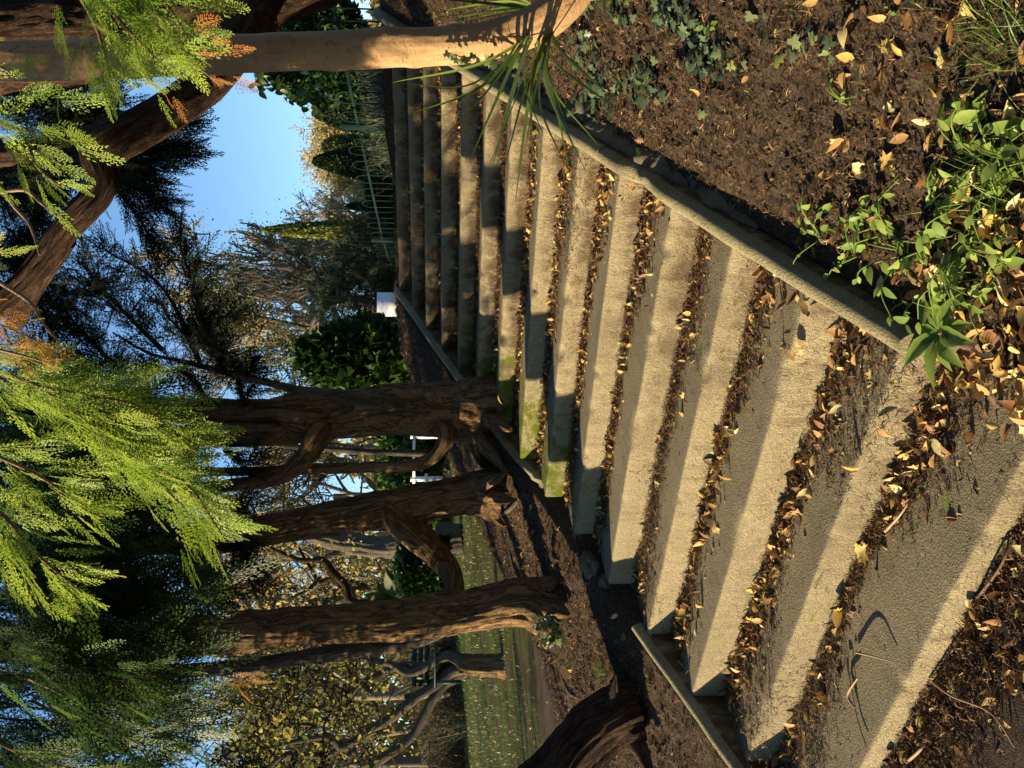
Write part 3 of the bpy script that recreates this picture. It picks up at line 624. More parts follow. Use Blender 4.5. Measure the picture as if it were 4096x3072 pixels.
# A: the double-stemmed conifer behind the left kerb
A = treething('conifer_tree', 'big double-stemmed conifer with a J-shaped low stem behind the upper left kerb', (1910, 1640, DA, 1))
g = MB(); limb(g, [(1990, 1660, DA, 300), (1900, 1650, DA, 260), (1800, 1640, DA, 215), (1650, 1640, DA, 195), (1500, 1645, DA, 188), (1350, 1660, DA, 180), (1250, 1662, DA, 175), (1150, 1650, DA, 150), (1080, 1642, DA, 100), (800, 1640, DA, 95), (500, 1640, DA, 90), (100, 1640, DA, 80), (-300, 1640, DA, 70)], 96, .02, rough=.16, ridge=.02, knots=9, seed=1)
limb(g, [(1330, 1690, DA, 120), (1200, 1725, DA, 100), (1080, 1738, DA-.05, 92), (900, 1740, DA-.05, 88), (600, 1742, DA, 80), (200, 1745, DA, 70), (-200, 1745, DA, 60)], 64, .02, rough=.12, ridge=.014, knots=6, seed=2)
for (a, b, c) in [((1860, 1700, DA), (1950, 1800, DA-.3), (2015, 1880, DA-.5)), ((1850, 1600, DA), (1960, 1560, DA-.2), (2010, 1545, DA-.25)), ((1880, 1660, DA), (1980, 1690, DA-.35), (2040, 1720, DA-.55)), ((1850, 1690, DA), (1900, 1790, DA), (1930, 1870, DA+.05))]:
    limb(g, [(a[0]-70, a[1], a[2]+.12, 16), (a[0], a[1], a[2]+.06, 70), b+(54,), c+(12,)], 32, .03, rough=.2, ridge=.01, seed=3)
g.build('trunk', M_cbark, A)
g = MB(); limb(g, [(1760, 1700, DA-.1, 70), (1785, 1745, DA-.2, 66), (1770, 1790, DA-.2, 60), (1715, 1842, DA-.2, 54), (1630, 1865, DA-.2, 48), (1500, 1870, DA-.2, 44), (1300, 1875, DA-.1, 42), (1150, 1880, DA, 36), (980, 1885, DA, 30), (700, 1885, DA, 25)], 40, .03, rough=.12, ridge=.008, knots=4, seed=4)
g.build('low_stem', M_cbark, A)
g = MB(); limb(g, [(1330, 1690, DA, 110), (1275, 1740, DA-.1, 100), (1230, 1810, DA-.1, 85), (1160, 1885, DA-.1, 68), (1090, 1918, DA-.1, 56), (1000, 1935, DA-.1, 50), (850, 1950, DA, 40), (600, 1960, DA, 30)], 48, .03, rough=.1, ridge=.01, seed=5)
g.build('limb', M_cbark, A)
g = MB(); limb(g, [(1700, 1650, DA, 60), (1600, 1625, DA-.12, 58), (1480, 1600, DA-.3, 50), (1350, 1578, DA-.35, 36), (1200, 1562, DA-.35, 30), (1050, 1525, DA-.3, 26), (900, 1488, DA-.3, 22), (750, 1450, DA-.2, 18), (600, 1415, DA-.1, 13), (450, 1330, DA, 8)], 32, .03, rough=.15, ridge=.004, seed=6)
limb(g, [(1200, 1565, DA-.35, 24), (1160, 1580, DA-.4, 17), (1135, 1582, DA-.4, 14)], 20, .03, rough=.1, seed=6)
g.build('bare_branch', M_gbark, A)
rr = np.random.RandomState(3); g, gb = MB(), MB()
for pts, sp, n in [([(1000, 1500, 5.2), (850, 1420, 5.1), (700, 1300, 5), (620, 1180, 4.9)], .16, 120), ([(800, 1450, 5.2), (650, 1150, 5), (420, 1000, 4.9)], .22, 170),
                   ([(850, 1400, 5.2), (800, 1250, 5.1), (770, 1130, 5), (720, 980, 4.9)], .2, 210), ([(900, 1480, 5.2), (850, 1380, 5.), (880, 1300, 4.9), (900, 1220, 4.9)], .14, 150),
                   ([(650, 1400, 5.2), (450, 1200, 5.1), (330, 1050, 5)], .22, 170), ([(500, 1500, 5.3), (350, 1350, 5.2), (220, 1200, 5.)], .26, 190), ([(420, 1450, 5.3), (300, 1500, 5.1), (120, 1420, 5)], .26, 160),
                   ([(820, 1600, 5.4), (760, 1500, 5.2), (600, 1480, 5.1)], .2, 120), ([(980, 1620, 5.4), (960, 1530, 5.3), (1010, 1470, 5.2)], .12, 90), ([(900, 1800, 5.5), (980, 1850, 5.4), (1020, 1800, 5.4)], .14, 60),
                   ([(300, 1640, 5.3), (260, 1560, 5.2), (150, 1500, 5.)], .25, 140), ([(880, 2000, 5.6), (960, 2040, 5.5), (1010, 1990, 5.5)], .15, 60)]:
    silhouette(g, gb, pts, sp, int(n*.85), (.10, .24), rr, tone=(.1, .8), r=.018)
gb.build('twigs', M_dbark, A); g.build('crown', M_dcyp, A)
# B: leaning conifer with the fused cross limb
DB = 5.45
B = treething('conifer_tree', 'leaning conifer whose thick cross limb sweeps down to its neighbour trunk', (1960, 1975, DB, 1))
g = MB(); limb(g, [(2010, 1985, DB, 250), (1930, 1972, DB, 205), (1850, 1980, DB, 172), (1760, 1992, DB, 160), (1680, 2008, DB, 160), (1600, 2025, DB, 158), (1500, 2045, DB, 145), (1400, 2065, DB, 132), (1223, 2100, DB, 112), (980, 2138, DB, 100), (700, 2170, DB, 92), (300, 2200, DB, 80), (-200, 2230, DB, 60)], 96, .02, rough=.13, ridge=.018, knots=12, seed=11)
for (a, b, c) in [((1880, 2010, DB), (1960, 2060, DB-.1), (2020, 2105, DB-.2)), ((1880, 1950, DB), (1970, 1920, DB-.25), (2030, 1880, DB-.4)), ((1900, 1980, DB), (2000, 1990, DB-.3), (2060, 2000, DB-.45))]:
    limb(g, [(a[0]-70, a[1], a[2]+.12, 16), (a[0], a[1], a[2]+.06, 66), b+(50,), c+(10,)], 32, .03, rough=.2, ridge=.01, seed=13)
g.build('trunk', M_cbark, B)
g = MB(); limb(g, [(1560, 2040, DB, 130), (1615, 2100, DB-.05, 130), (1680, 2160, DB-.05, 118), (1735, 2215, DB-.02, 100), (1785, 2270, DB-.1, 84), (1812, 2330, DB-.25, 76), (1803, 2390, DB-.42, 78), (1800, 2430, DB-.5, 70)], 64, .02, rough=.12, ridge=.009, seed=14)
g.build('cross_limb', M_cbark, B)
rr = np.random.RandomState(5); g, gb = MB(), MB()
for pts, sp, n in [([(950, 2120, 5.3), (980, 2230, 5.4), (1010, 2300, 5.4)], .2, 90), ([(700, 2170, 5.3), (800, 2300, 5.2), (880, 2380, 5.2)], .3, 150), ([(500, 2180, 5.3), (600, 2000, 5.2), (700, 1900, 5.2)], .3, 120), ([(300, 2200, 5.4), (250, 2000, 5.3), (200, 1850, 5.2)], .35, 120), ([(100, 2230, 5.4), (200, 2500, 5.6)], .5, 200)]:
    silhouette(g, gb, pts, sp, n, (.12, .28), rr, tone=(.1, .9), r=.015)
gb.build('twigs', M_dbark, B); g.build('crown', M_dcyp, B)
def upper(root, x, y, r, n, seed, z0=3.6, z1=6.5):
    r4 = np.random.RandomState(seed); a = r4.uniform(0, 6.283, n); q = np.sqrt(r4.rand(n))*r; g = MB()
    sprays(g, np.stack([x+np.cos(a)*q, y+np.sin(a)*q, z0+(z1-z0)*r4.rand(n)], 1), rdir(n, r4)+[0, 0, -.3], r4.uniform(.25, .5, n), r4.uniform(.1, .8, n), SPRL, r4); g.build('added_upper_crown', M_dcyp, root)  # foliage above the frame, added to shade the railings and what lies behind
upper(A, -2.6, -.6, 2.0, 1500, 301); upper(B, -3.6, -1.8, 1.8, 1300, 302, 3.0)
# C: straight conifer with a sunlit root
DC = 4.95
C_ = treething('conifer_tree', 'straight tall conifer with a sunlit, ivied root at its foot', (2180, 2440, DC, 1))
g = MB(); limb(g, [(2230, 2440, DC, 290), (2170, 2420, DC, 215), (2100, 2405, DC, 180), (2000, 2420, DC, 158), (1869, 2446, DC, 146), (1700, 2470, DC, 152), (1546, 2492, DC, 156), (1380, 2505, DC, 152), (1223, 2514, DC, 148), (1050, 2526, DC, 150), (900, 2538, DC, 148), (600, 2555, DC, 138), (200, 2575, DC, 125), (-300, 2600, DC, 100)], 104, .02, rough=.12, ridge=.016, knots=16, seed=21)
for (a, b, c) in [((2080, 2450, DC), (2170, 2500, DC-.1), (2245, 2560, DC-.15)), ((2120, 2370, DC), (2200, 2330, DC-.1), (2240, 2300, DC-.1)), ((2120, 2420, DC), (2230, 2440, DC-.25), (2280, 2460, DC-.35))]:
    limb(g, [(a[0]-70, a[1], a[2]+.12, 16), (a[0], a[1], a[2]+.06, 70), b+(60,), c+(12,)], 32, .03, rough=.2, ridge=.012, seed=23)
g.build('trunk', M_cbark, C_)
g = MB(); limb(g, [(1800, 2480, DC+.25, 70), (1740, 2530, DC+.25, 66), (1640, 2562, DC+.2, 68), (1546, 2582, DC+.2, 68), (1352, 2607, DC+.2, 66), (1158, 2640, DC+.2, 60), (900, 2672, DC+.2, 56), (600, 2690, DC+.2, 50), (0, 2720, DC+.3, 40)], 48, .025, rough=.08, ridge=.003, knots=6, seed=24)
g.build('side_stem', M_gbark, C_)
rr = np.random.RandomState(6); g = MB()
p = np.array([P(a, b, DC-.28) for a, b in zip(rr.uniform(2140, 2240, 46), rr.uniform(2470, 2570, 46))])+rr.randn(46, 3)*.02
scatter(g, IVY, p, rdir(46, rr), rr.randn(46, 3)*.5-FW, rr.uniform(.04, .07, 46), rr.uniform(.4, .9, 46)); tag(g.build('ivy_plant', M_ivy), 'small patch of ivy clinging to the sunlit root of the straight conifer', 'ivy')
# D: the near conifer at the frame edge and its drooping foliage
DD = 4.1
D = treething('conifer_tree', 'dark leaning conifer base at the left edge with green sprays drooping overhead', (2430, 2900, DD, 1))
g = MB(); limb(g, [(2560, 2840, DD, 200), (2500, 2855, DD, 230), (2420, 2900, DD, 230), (2340, 2985, DD, 240), (2230, 3120, DD, 260), (2050, 3280, DD, 260), (1700, 3500, DD, 240), (1000, 3700, DD, 220), (0, 3800, DD, 200), (-1200, 3800, DD, 160)], 96, .025, rough=.14, ridge=.02, knots=6, seed=31)
limb(g, [(2440, 2850, DD, 120), (2450, 2780, DD-.1, 60), (2460, 2700, DD-.15, 14)], 32, .03, rough=.2, ridge=.01, seed=33)
limb(g, [(2500, 2900, DD, 120), (2560, 2990, DD-.1, 60), (2600, 3080, DD-.15, 30)], 32, .03, rough=.2, ridge=.01, seed=34)
g.build('trunk', M_dbark, D)
rr = np.random.RandomState(9); gb = D; g = MB()
# sunlit front bough, the sunlight put into its brighter spray tones
def bough(g, gb, pts, n, size, tone, droop, r=.01, side=.0, protos=SPR, fan=.8, br=None, spread=.10):
    Q = np.array([P(*q) for q in pts]); path, _, s = smooth_path(Q, np.ones(len(Q)), .02)
    if gb is not None: m_ = MB(); tube(m_, Q, np.linspace(r, r*.3, len(Q)), 8, .15, step=.03, tone=.6); m_.build('bough', M_twig, gb)
    i = (rr.rand(n)**.8*(len(path)-1)).astype(int); T = nrm(np.gradient(path, axis=0))[i]
    off = rr.randn(n, 3); off = nrm(off-T*np.sum(off*T, 1, keepdims=True)); f = nrm(T+off*fan+np.array([0, 0, -droop])+(np.array(br) if br is not None else 0))
    tn = rr.uniform(*tone, n); pos = path[i]+off*rr.rand(n)[:, None]*spread
    sprays(g, pos, f, rr.uniform(*size, n), tn, protos, rr, flat=-FW*.6+np.array([0, 0, .5])-np.array([SD[0], SD[1], 0])*.6, tilt=.45)
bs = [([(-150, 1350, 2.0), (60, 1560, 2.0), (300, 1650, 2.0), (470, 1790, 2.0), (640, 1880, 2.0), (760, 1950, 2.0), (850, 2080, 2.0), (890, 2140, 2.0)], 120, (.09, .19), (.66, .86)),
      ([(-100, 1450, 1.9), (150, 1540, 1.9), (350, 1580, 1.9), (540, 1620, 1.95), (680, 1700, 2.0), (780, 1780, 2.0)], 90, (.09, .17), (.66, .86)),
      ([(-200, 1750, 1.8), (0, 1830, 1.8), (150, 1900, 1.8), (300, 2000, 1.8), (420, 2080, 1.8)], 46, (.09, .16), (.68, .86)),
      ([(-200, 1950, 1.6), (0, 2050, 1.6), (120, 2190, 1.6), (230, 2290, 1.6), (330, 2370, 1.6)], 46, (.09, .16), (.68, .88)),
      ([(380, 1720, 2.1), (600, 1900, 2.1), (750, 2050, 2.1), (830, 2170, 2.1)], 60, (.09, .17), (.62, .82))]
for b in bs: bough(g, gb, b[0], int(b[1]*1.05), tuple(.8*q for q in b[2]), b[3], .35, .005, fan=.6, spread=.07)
# shaded mass hanging behind it, the shade put into its darker tones
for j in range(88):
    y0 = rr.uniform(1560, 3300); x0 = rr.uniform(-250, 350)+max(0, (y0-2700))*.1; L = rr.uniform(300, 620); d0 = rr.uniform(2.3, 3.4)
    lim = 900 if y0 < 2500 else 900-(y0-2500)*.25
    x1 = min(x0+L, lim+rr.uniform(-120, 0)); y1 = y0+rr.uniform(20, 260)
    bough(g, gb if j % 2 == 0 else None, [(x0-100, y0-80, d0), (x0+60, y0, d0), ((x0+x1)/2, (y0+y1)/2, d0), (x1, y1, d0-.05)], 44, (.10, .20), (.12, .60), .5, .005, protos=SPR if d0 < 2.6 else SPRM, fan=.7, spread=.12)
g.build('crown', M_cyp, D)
g = MB()     # brown dead sprays caught among the green
for b in [([(-150, 1200, 1.7), (0, 1300, 1.7), (100, 1340, 1.7), (190, 1400, 1.7)], 26, (.04, .08)), ([(0, 1400, 1.7), (120, 1430, 1.7), (210, 1460, 1.7)], 12, (.03, .06)), ([(880, 2700, 3.0), (960, 2720, 3.), (1000, 2740, 3.)], 8, (.06, .1))]:
    bough(g, gb, b[0], b[1], b[2], (.94, 1.0), .1, .003, protos=SPR, fan=.5, spread=.04)
g.build('dead_sprays', M_cyp, D)
# bare grey twig sprays crossing the top
for pts in [[(0, 770, 1.9), (100, 760, 1.9), (150, 800, 1.9), (210, 850, 1.9), (290, 920, 1.9), (370, 1030, 1.9)], [(0, 1130, 1.9), (120, 1210, 1.9), (170, 1290, 1.9), (250, 1380, 1.9), (340, 1440, 1.9)], [(0, 740, 1.9), (60, 830, 1.9), (120, 900, 1.9), (160, 1020, 1.9)]]:
    g = MB(); limb(g, [q+(14-1.6*i,) for i, q in enumerate(pts)], 8, .02, rough=.2, tone=.7); g.build('bare_twig', M_twig, D)
# P: the tan bowed trunk on the right bank
DP = 3.0
Pt = treething('bowed_tree', 'smooth tan tree trunk bowing out of the ivy bank on the right', (2620, 40, DP, 1))
g = MB(); limb(g, [(2720, 60, DP+.02, 190), (2650, 20, DP, 165), (2560, -60, DP, 150), (2450, -110, DP, 142), (2340, -75, DP-.02, 140), (2267, 0, DP-.03, 150), (2200, 62, DP-.03, 150), (2110, 112, DP-.02, 146), (2000, 150, DP, 142), (1880, 175, DP, 143), (1760, 184, DP, 146), (1574, 192, DP, 150), (1300, 206, DP, 144), (1000, 214, DP, 146), (700, 222, DP, 152), (400, 236, DP, 146), (0, 245, DP, 146), (-400, 250, DP, 135), (-1200, 240, DP, 110)], 96, .012, rough=.075, ridge=.0035, knots=40, seed=41)
g.build('trunk', M_pale, Pt)
# crown of the bowed tree, mostly above the frame
rr = np.random.RandomState(12); g, gb = MB(), MB()
top = P(-1200, 240, DP)
for j in range(9):
    a = rr.uniform(0, 6.28); d = np.array([math.cos(a), math.sin(a), .7]); Q = np.array([top, top+d*.6, top+d*1.3+[0, 0, .1]]); tube(gb, Q, [.03, .02, .008], 6, step=.1, tone=.4)
    n = 150; p = Q[2]+rr.randn(n, 3)*.35; scatter(g, LOV, p, rdir(n, rr), rr.randn(n, 3)+[0, 0, 1], rr.uniform(.05, .09, n), rr.uniform(.2, .8, n))
gb.build('branches', M_twig, Pt); g.build('crown', M_olive, Pt)
g = MB(); rr = np.random.RandomState(4); pv = []
for (a, b) in [(1780, 212), (1800, 222), (1815, 226), (1838, 236), (1850, 232), (1872, 250), (1880, 222), (1905, 245), (1928, 236), (1946, 244), (1962, 222), (1975, 250), (2010, 236), (2030, 240), (2052, 240), (2190, 185)]:
    pv.append(P(a, b, DP-.078))
pv = np.array(pv); n = len(pv); scatter(g, IVY, pv, rr.randn(n, 3)*[.4, .4, .4]+[0, 0, -.6]-RT*.5, rr.randn(n, 3)*.25-FW, rr.uniform(.026, .042, n), rr.uniform(.55, .95, n))
tube(g, [P(1770, 215, DP-.072), P(1900, 232, DP-.074), P(2060, 236, DP-.074), P(2190, 180, DP-.074)], [.0015, .002, .002, .002], 5, step=.02, tone=.3)
tag(g.build('ivy_plant', M_ivy), 'slim ivy runner climbing the side of the tan bowed trunk', 'ivy')
# R: huge dark cypress behind the tan trunk with the arching limb
R_ = treething('cypress_tree', 'huge dark cypress at the right edge with a thick limb arching over the sky', (900, 60, 4.6, 1))
g = MB(); limb(g, [(2300, -420, 5.2, 420), (1700, -330, 5.1, 380), (1200, -120, 4.8, 330), (950, 0, 4.7, 330), (700, 70, 4.6, 340), (400, 120, 4.6, 360), (0, 170, 4.6, 380), (-500, 200, 4.6, 360), (-1200, 200, 4.6, 300)], 96, .03, rough=.16, ridge=.026, knots=6, seed=51)
g.build('trunk', M_dbark, R_)
g = MB(); limb(g, [(1010, 60, 4.5, 218), (930, 190, 4.3, 184), (820, 330, 4.2, 159), (680, 430, 4.1, 147), (560, 500, 4.05, 149), (450, 560, 4.0, 159), (385, 620, 4.0, 134), (400, 700, 4., 105), (390, 770, 4., 99), (330, 840, 4., 105), (250, 930, 4., 102), (190, 1020, 4., 96), (100, 1130, 4., 88), (0, 1215, 4., 84), (-200, 1400, 4., 67)], 80, .025, rough=.12, ridge=.012, knots=4, seed=52)
limb(g, [(520, 520, 4.05, 150), (400, 565, 4.05, 120), (300, 590, 4.1, 105), (150, 610, 4.1, 100), (0, 625, 4.1, 95), (-300, 640, 4.1, 80)], 56, .03, rough=.12, ridge=.01, seed=53)
limb(g, [(260, 960, 4.05, 80), (180, 1080, 4.2, 72), (110, 1200, 4.3, 66), (60, 1300, 4.4, 60)], 40, .03, rough=.12, ridge=.008, seed=54)
g.build('arching_limb', M_dbark, R_)
rr = np.random.RandomState(21); g, gb = MB(), MB()
for pts, sp, n in [([(150, 480, 5), (350, 430, 5.2), (420, 380, 5.2)], .35, 260), ([(100, 700, 5), (250, 560, 5.1), (420, 480, 5.1)], .3, 220), ([(450, 620, 5), (600, 560, 5.1), (740, 470, 5.1)], .16, 170), ([(420, 640, 5), (560, 650, 5.1), (740, 590, 5.1)], .2, 230),
                   ([(430, 700, 5), (560, 740, 5.1), (650, 830, 5.1)], .18, 200), ([(430, 720, 5), (500, 800, 5.1), (560, 880, 5.1), (600, 960, 5.1)], .10, 110), ([(50, 700, 5.2), (150, 850, 5.3), (60, 980, 5.3)], .4, 300), ([(0, 450, 5.2), (200, 360, 5.3)], .4, 220),
                   ([(0, 1000, 5.3), (120, 1150, 5.2), (200, 1300, 5.2)], .35, 260), ([(300, 560, 5.1), (260, 700, 5.2), (160, 760, 5.3)], .35, 260), ([(0, 560, 5.6), (0, 800, 5.6)], .5, 300), ([(180, 1120, 5.2), (300, 1180, 5.1), (400, 1150, 5.)], .15, 110)]:
    silhouette(g, gb, pts, sp, int(n*.85), (.10, .24), rr, tone=(.1, .7), r=.014)
gb.build('twigs', M_dbark, R_); g.build('crown', M_dcyp, R_)
rr = np.random.RandomState(22); g = MB(); gb = R_
for b in [([(270, -100, 1.5), (340, 20, 1.5), (390, 120, 1.5), (420, 230, 1.5), (445, 330, 1.5), (480, 380, 1.5)], 44, (.05, .10), (.5, .82)), ([(340, -60, 1.5), (440, 40, 1.5), (530, 140, 1.5), (610, 220, 1.5), (680, 290, 1.5), (720, 330, 1.5)], 48, (.05, .10), (.6, .86)),
          ([(540, -120, 1.5), (620, -30, 1.5), (690, 50, 1.5), (740, 130, 1.5), (760, 170, 1.5)], 30, (.05, .10), (.62, .86)), ([(420, -100, 1.5), (520, -20, 1.5), (560, 60, 1.5)], 30, (.07, .12), (.6, .8)),
          ([(-60, 480, 1.3), (60, 510, 1.3), (110, 560, 1.3), (130, 640, 1.3), (180, 700, 1.3), (250, 750, 1.3)], 36, (.05, .09), (.62, .85)), ([(-40, 250, 1.3), (40, 290, 1.3)], 8, (.04, .07), (.62, .85)), ([(-50, 1010, 1.5), (20, 1000, 1.5)], 6, (.04, .06), (.7, .85))]:
    bough(g, gb, b[0], b[1], b[2], b[3], .35, .004)
bough(g, gb, [(760, 250, 1.5), (820, 290, 1.5), (880, 345, 1.5)], 12, (.04, .07), (.98, 1.), .1, .002)
g.build('near_sprays', M_cyp, R_)
# canopy added out of view to block sky light: spreads over the foot of the steps, above the frame
r3 = np.random.RandomState(91); n = 5200; a = r3.uniform(0, 6.283, n); q = np.sqrt(r3.rand(n)); p = np.stack([CAM[0]+.2+np.cos(a)*q*5., CAM[1]+np.sin(a)*q*4.9, 3.3+2.6*r3.rand(n)], 1); g = MB()
sprays(g, p, rdir(n, r3)*[1, 1, .4]-[0, 0, .3], r3.uniform(.3, .6, n), r3.uniform(.1, .7, n), SPRL, r3); g.build('overhead_sky_blocker', M_dcyp, R_)
# out-of-frame trees placed to shade the lawn, the trunks and the head of the steps
def shade_tree(x, y, z0, z1, r, n, label, seed, tr=.08):
    r4 = np.random.RandomState(seed); b = np.array([x, y, tz(x, y)]); root = thing('conifer_tree', label, 'tree', b); g = MB(); tube(g, [b-[0, 0, .2], b+[0, 0, (z1-b[2])*.5], b+[0, 0, z1-b[2]]], [tr, tr*.7, tr*.2], 14, .1, step=.2); g.build('trunk', M_cbark, root)
    t = r4.rand(n); rad = r*np.sqrt(r4.rand(n))*(1-.5*t)*(1+.4*vnoise(t*6+seed, t*0, 0)); a = r4.uniform(0, 6.283, n); g = MB()
    p = np.stack([x+np.cos(a)*rad, y+np.sin(a)*rad, z0+(z1-z0)*t], 1); keep = fbm(p[:, 0]*1.3, p[:, 1]*1.3, p[:, 2]*1.3, 2) > -.28; p = p[keep]; n = len(p)
    sprays(g, p, rdir(n, r4)+[0, 0, -.4], r4.uniform(.25, .5, n), r4.uniform(.1, .9, n), SPRL, r4); g.build('crown', M_dcyp, root)
shade_tree(-5.6, -3.7, .35, 5.5, 1.4, 2600, 'dense conifer just outside the left frame edge shading the head of the steps', 1)
r3 = np.random.RandomState(93); n = 900; p = np.array([-3.4, -6.4, 2.2])+rdir(n, r3)*r3.rand(n, 1)**.4*[1.25, 1.25, .6]; g = MB(); sprays(g, p, rdir(n, r3)-[0, 0, .3], r3.uniform(.2, .4, n), r3.uniform(.1, .8, n), SPRL, r3); g.build('added_shade_cloud', M_dcyp, D)  # foliage cloud out of view, added to shade the boughs behind the sunlit one
shade_tree(-6.3, -5.2, .9, 5.0, 1.3, 1500, 'slimmer conifer next to the dense one outside the left frame edge', 2)
for i, (x, y, r) in enumerate([(-12, -8, 2.6), (-17, -5.5, 3.), (-24, -4, 3.2), (-33, -2, 4.)]): shade_tree(x, y, -1.2, 11, r, 3200, ['nearest', 'second', 'third', 'farthest'][i]+' of the tall conifers beyond the left frame edge that shade the lawn', 10+i)
r3 = np.random.RandomState(92); n = 9000; a = r3.uniform(-.25, math.pi+.25, n)+math.pi/2*0; th = r3.uniform(.62, 3.3, n); dd = r3.uniform(4.5, 7., n); g = MB()
p = np.stack([CAM[0]+np.sin(th)*dd, CAM[1]+np.cos(th)*dd, -1.9+5.5*r3.rand(n)], 1); sprays(g, p, rdir(n, r3), r3.uniform(.35, .7, n), r3.uniform(.1, .8, n), SPRL, r3); kind(g.build('sky_blocker_foliage', M_dcyp), 'stuff')  # unseen foliage ring right of and behind the camera, added to block sky light
# another reddish trunk beyond
g = MB(); limb(g, [(1700, -220, 7, 190), (1300, -60, 7, 150), (1100, 10, 7, 130), (950, 40, 7, 120), (600, 60, 7, 110)], 40, .06, rough=.1, ridge=.01, seed=55)
tg = treething('cypress_tree', 'second reddish cypress trunk just behind the huge dark one at the right edge', (1500, -100, 7, 1)); g.build('trunk', M_dbark, tg)

# F: gnarled lawn tree with snaking branches
DF = 13.8
F_ = treething('gnarled_tree', 'gnarled small tree on the lawn with snaking bare branches', (2010, 2660, DF, 1))
g = MB(); limb(g, [(2080, 2665, DF, 150), (2025, 2664, DF, 112), (1985, 2662, DF, 84), (1900, 2660, DF, 72), (1840, 2655, DF, 66)], 64, .04, rough=.2, ridge=.02, seed=61); g.build('trunk', M_cbark, F_)
lim = [[(1850, 2655, 60), (1830, 2635, 50), (1790, 2622, 40), (1740, 2640, 38), (1680, 2680, 34), (1620, 2690, 30), (1560, 2655, 26), (1480, 2640, 22), (1380, 2620, 14), (1250, 2600, 8)],
       [(1860, 2665, 55), (1800, 2690, 44), (1740, 2740, 42), (1680, 2780, 42), (1640, 2810, 40), (1580, 2860, 38), (1510, 2905, 36), (1430, 2955, 36), (1370, 2990, 36), (1340, 2965, 34), (1290, 2945, 30), (1200, 2960, 22), (1080, 2990, 14), (950, 3000, 8)],
       [(1860, 2680, 52), (1780, 2740, 44), (1730, 2800, 42), (1700, 2860, 40), (1660, 2930, 40), (1600, 2985, 40), (1520, 3040, 38), (1450, 3110, 34), (1300, 3200, 24)],
       [(1700, 2660, 30), (1600, 2665, 34), (1540, 2690, 34), (1470, 2730, 32), (1400, 2775, 30), (1320, 2800, 26), (1280, 2840, 24), (1260, 2900, 22), (1230, 2960, 20), (1180, 3060, 18)],
       [(1370, 2990, 30), (1300, 3020, 26), (1150, 3020, 24), (1060, 3080, 18)], [(1840, 2650, 40), (1800, 2640, 46), (1760, 2700, 30), (1700, 2760, 24), (1620, 2790, 18)],
       [(1500, 2900, 20), (1420, 3000, 26), (1380, 3080, 20)], [(1280, 2840, 16), (1180, 2800, 12), (1080, 2830, 9), (950, 2800, 6)], [(1260, 2900, 16), (1150, 2900, 12), (1000, 2950, 9), (850, 2930, 6)], [(1400, 2775, 16), (1300, 2730, 11), (1180, 2740, 8), (1060, 2700, 6)]]
g = MB()
for i, l in enumerate(lim): limb(g, [(a, b, DF+.05*i, w) for a, b, w in l], 20, .05, rough=.2, seed=62+i)
g.build('branches', M_gbark, F_)
def sprig_leaves(g, gb, cents, spread, n, size, tone, proto, rr, tw=10, rad=.008):
    for c in cents:
        c = np.array(c)
        for j in range(tw):
            d = nrm(rr.randn(3)+[0, 0, .3]); a = c+rr.randn(3)*spread*.3; Q = np.stack([a, a+d*spread*.5+rr.randn(3)*spread*.12, a+d*spread*1.0+rr.randn(3)*spread*.2]); tube(gb, Q, [rad, rad*.6, rad*.25], 4, cap=False, step=None, tone=rr.uniform(.1, .7))
        p = c+rr.randn(n, 3)*spread*.55; scatter(g, proto, p, rr.randn(n, 3)+[0, 0, -.3], rr.randn(n, 3)+[0, 0, .5], rr.uniform(*size, n), rr.uniform(*tone, n))
rr = np.random.RandomState(31); g, gb = MB(), MB()
cs = [P(a, b, DF+rr.uniform(-.8, 1.6)) for a, b in zip(rr.uniform(900, 1480, 44), rr.uniform(2600, 3120, 44))]
sprig_leaves(g, gb, cs, .7, 60, (.06, .13), (.2, 1.), LOV, rr, 9, .016); gb.build('twigs', M_dbark, F_); g.build('crown', M_ygreen, F_)
# second dark little tree between B and C
DG = 9.
G_ = treething('gnarled_tree', 'dark crooked sapling seen between the straight conifer and the leaning one', (1800, 2440, DG, 1))
g = MB()
for l in [[(1990, 2470, 60), (1700, 2480, 50), (1500, 2425, 36), (1400, 2400, 32), (1380, 2340, 34), (1330, 2290, 34), (1290, 2240, 30), (1200, 2240, 20), (1080, 2190, 12)], [(1390, 2390, 26), (1330, 2310, 22), (1280, 2330, 18), (1240, 2270, 14), (1190, 2180, 10)], [(1370, 2310, 22), (1290, 2310, 18), (1230, 2360, 12), (1150, 2400, 8)], [(1400, 2420, 20), (1300, 2430, 13), (1200, 2460, 9), (1050, 2480, 5)]]:
    limb(g, [(a, b, DG, w) for a, b, w in l], 14, .06, rough=.2, seed=71)
g.build('branches', M_dbark, G_); g, gb = MB(), MB(); rr = np.random.RandomState(33)
cs = [P(a, b, DG+rr.uniform(-.4, .8)) for a, b in zip(rr.uniform(980, 1350, 14), rr.uniform(2200, 2480, 14))]
sprig_leaves(g, gb, cs, .4, 44, (.035, .075), (.3, 1.), LOV, rr, 4, .007); gb.build('twigs', M_dbark, G_); g.build('crown', M_gold, G_)

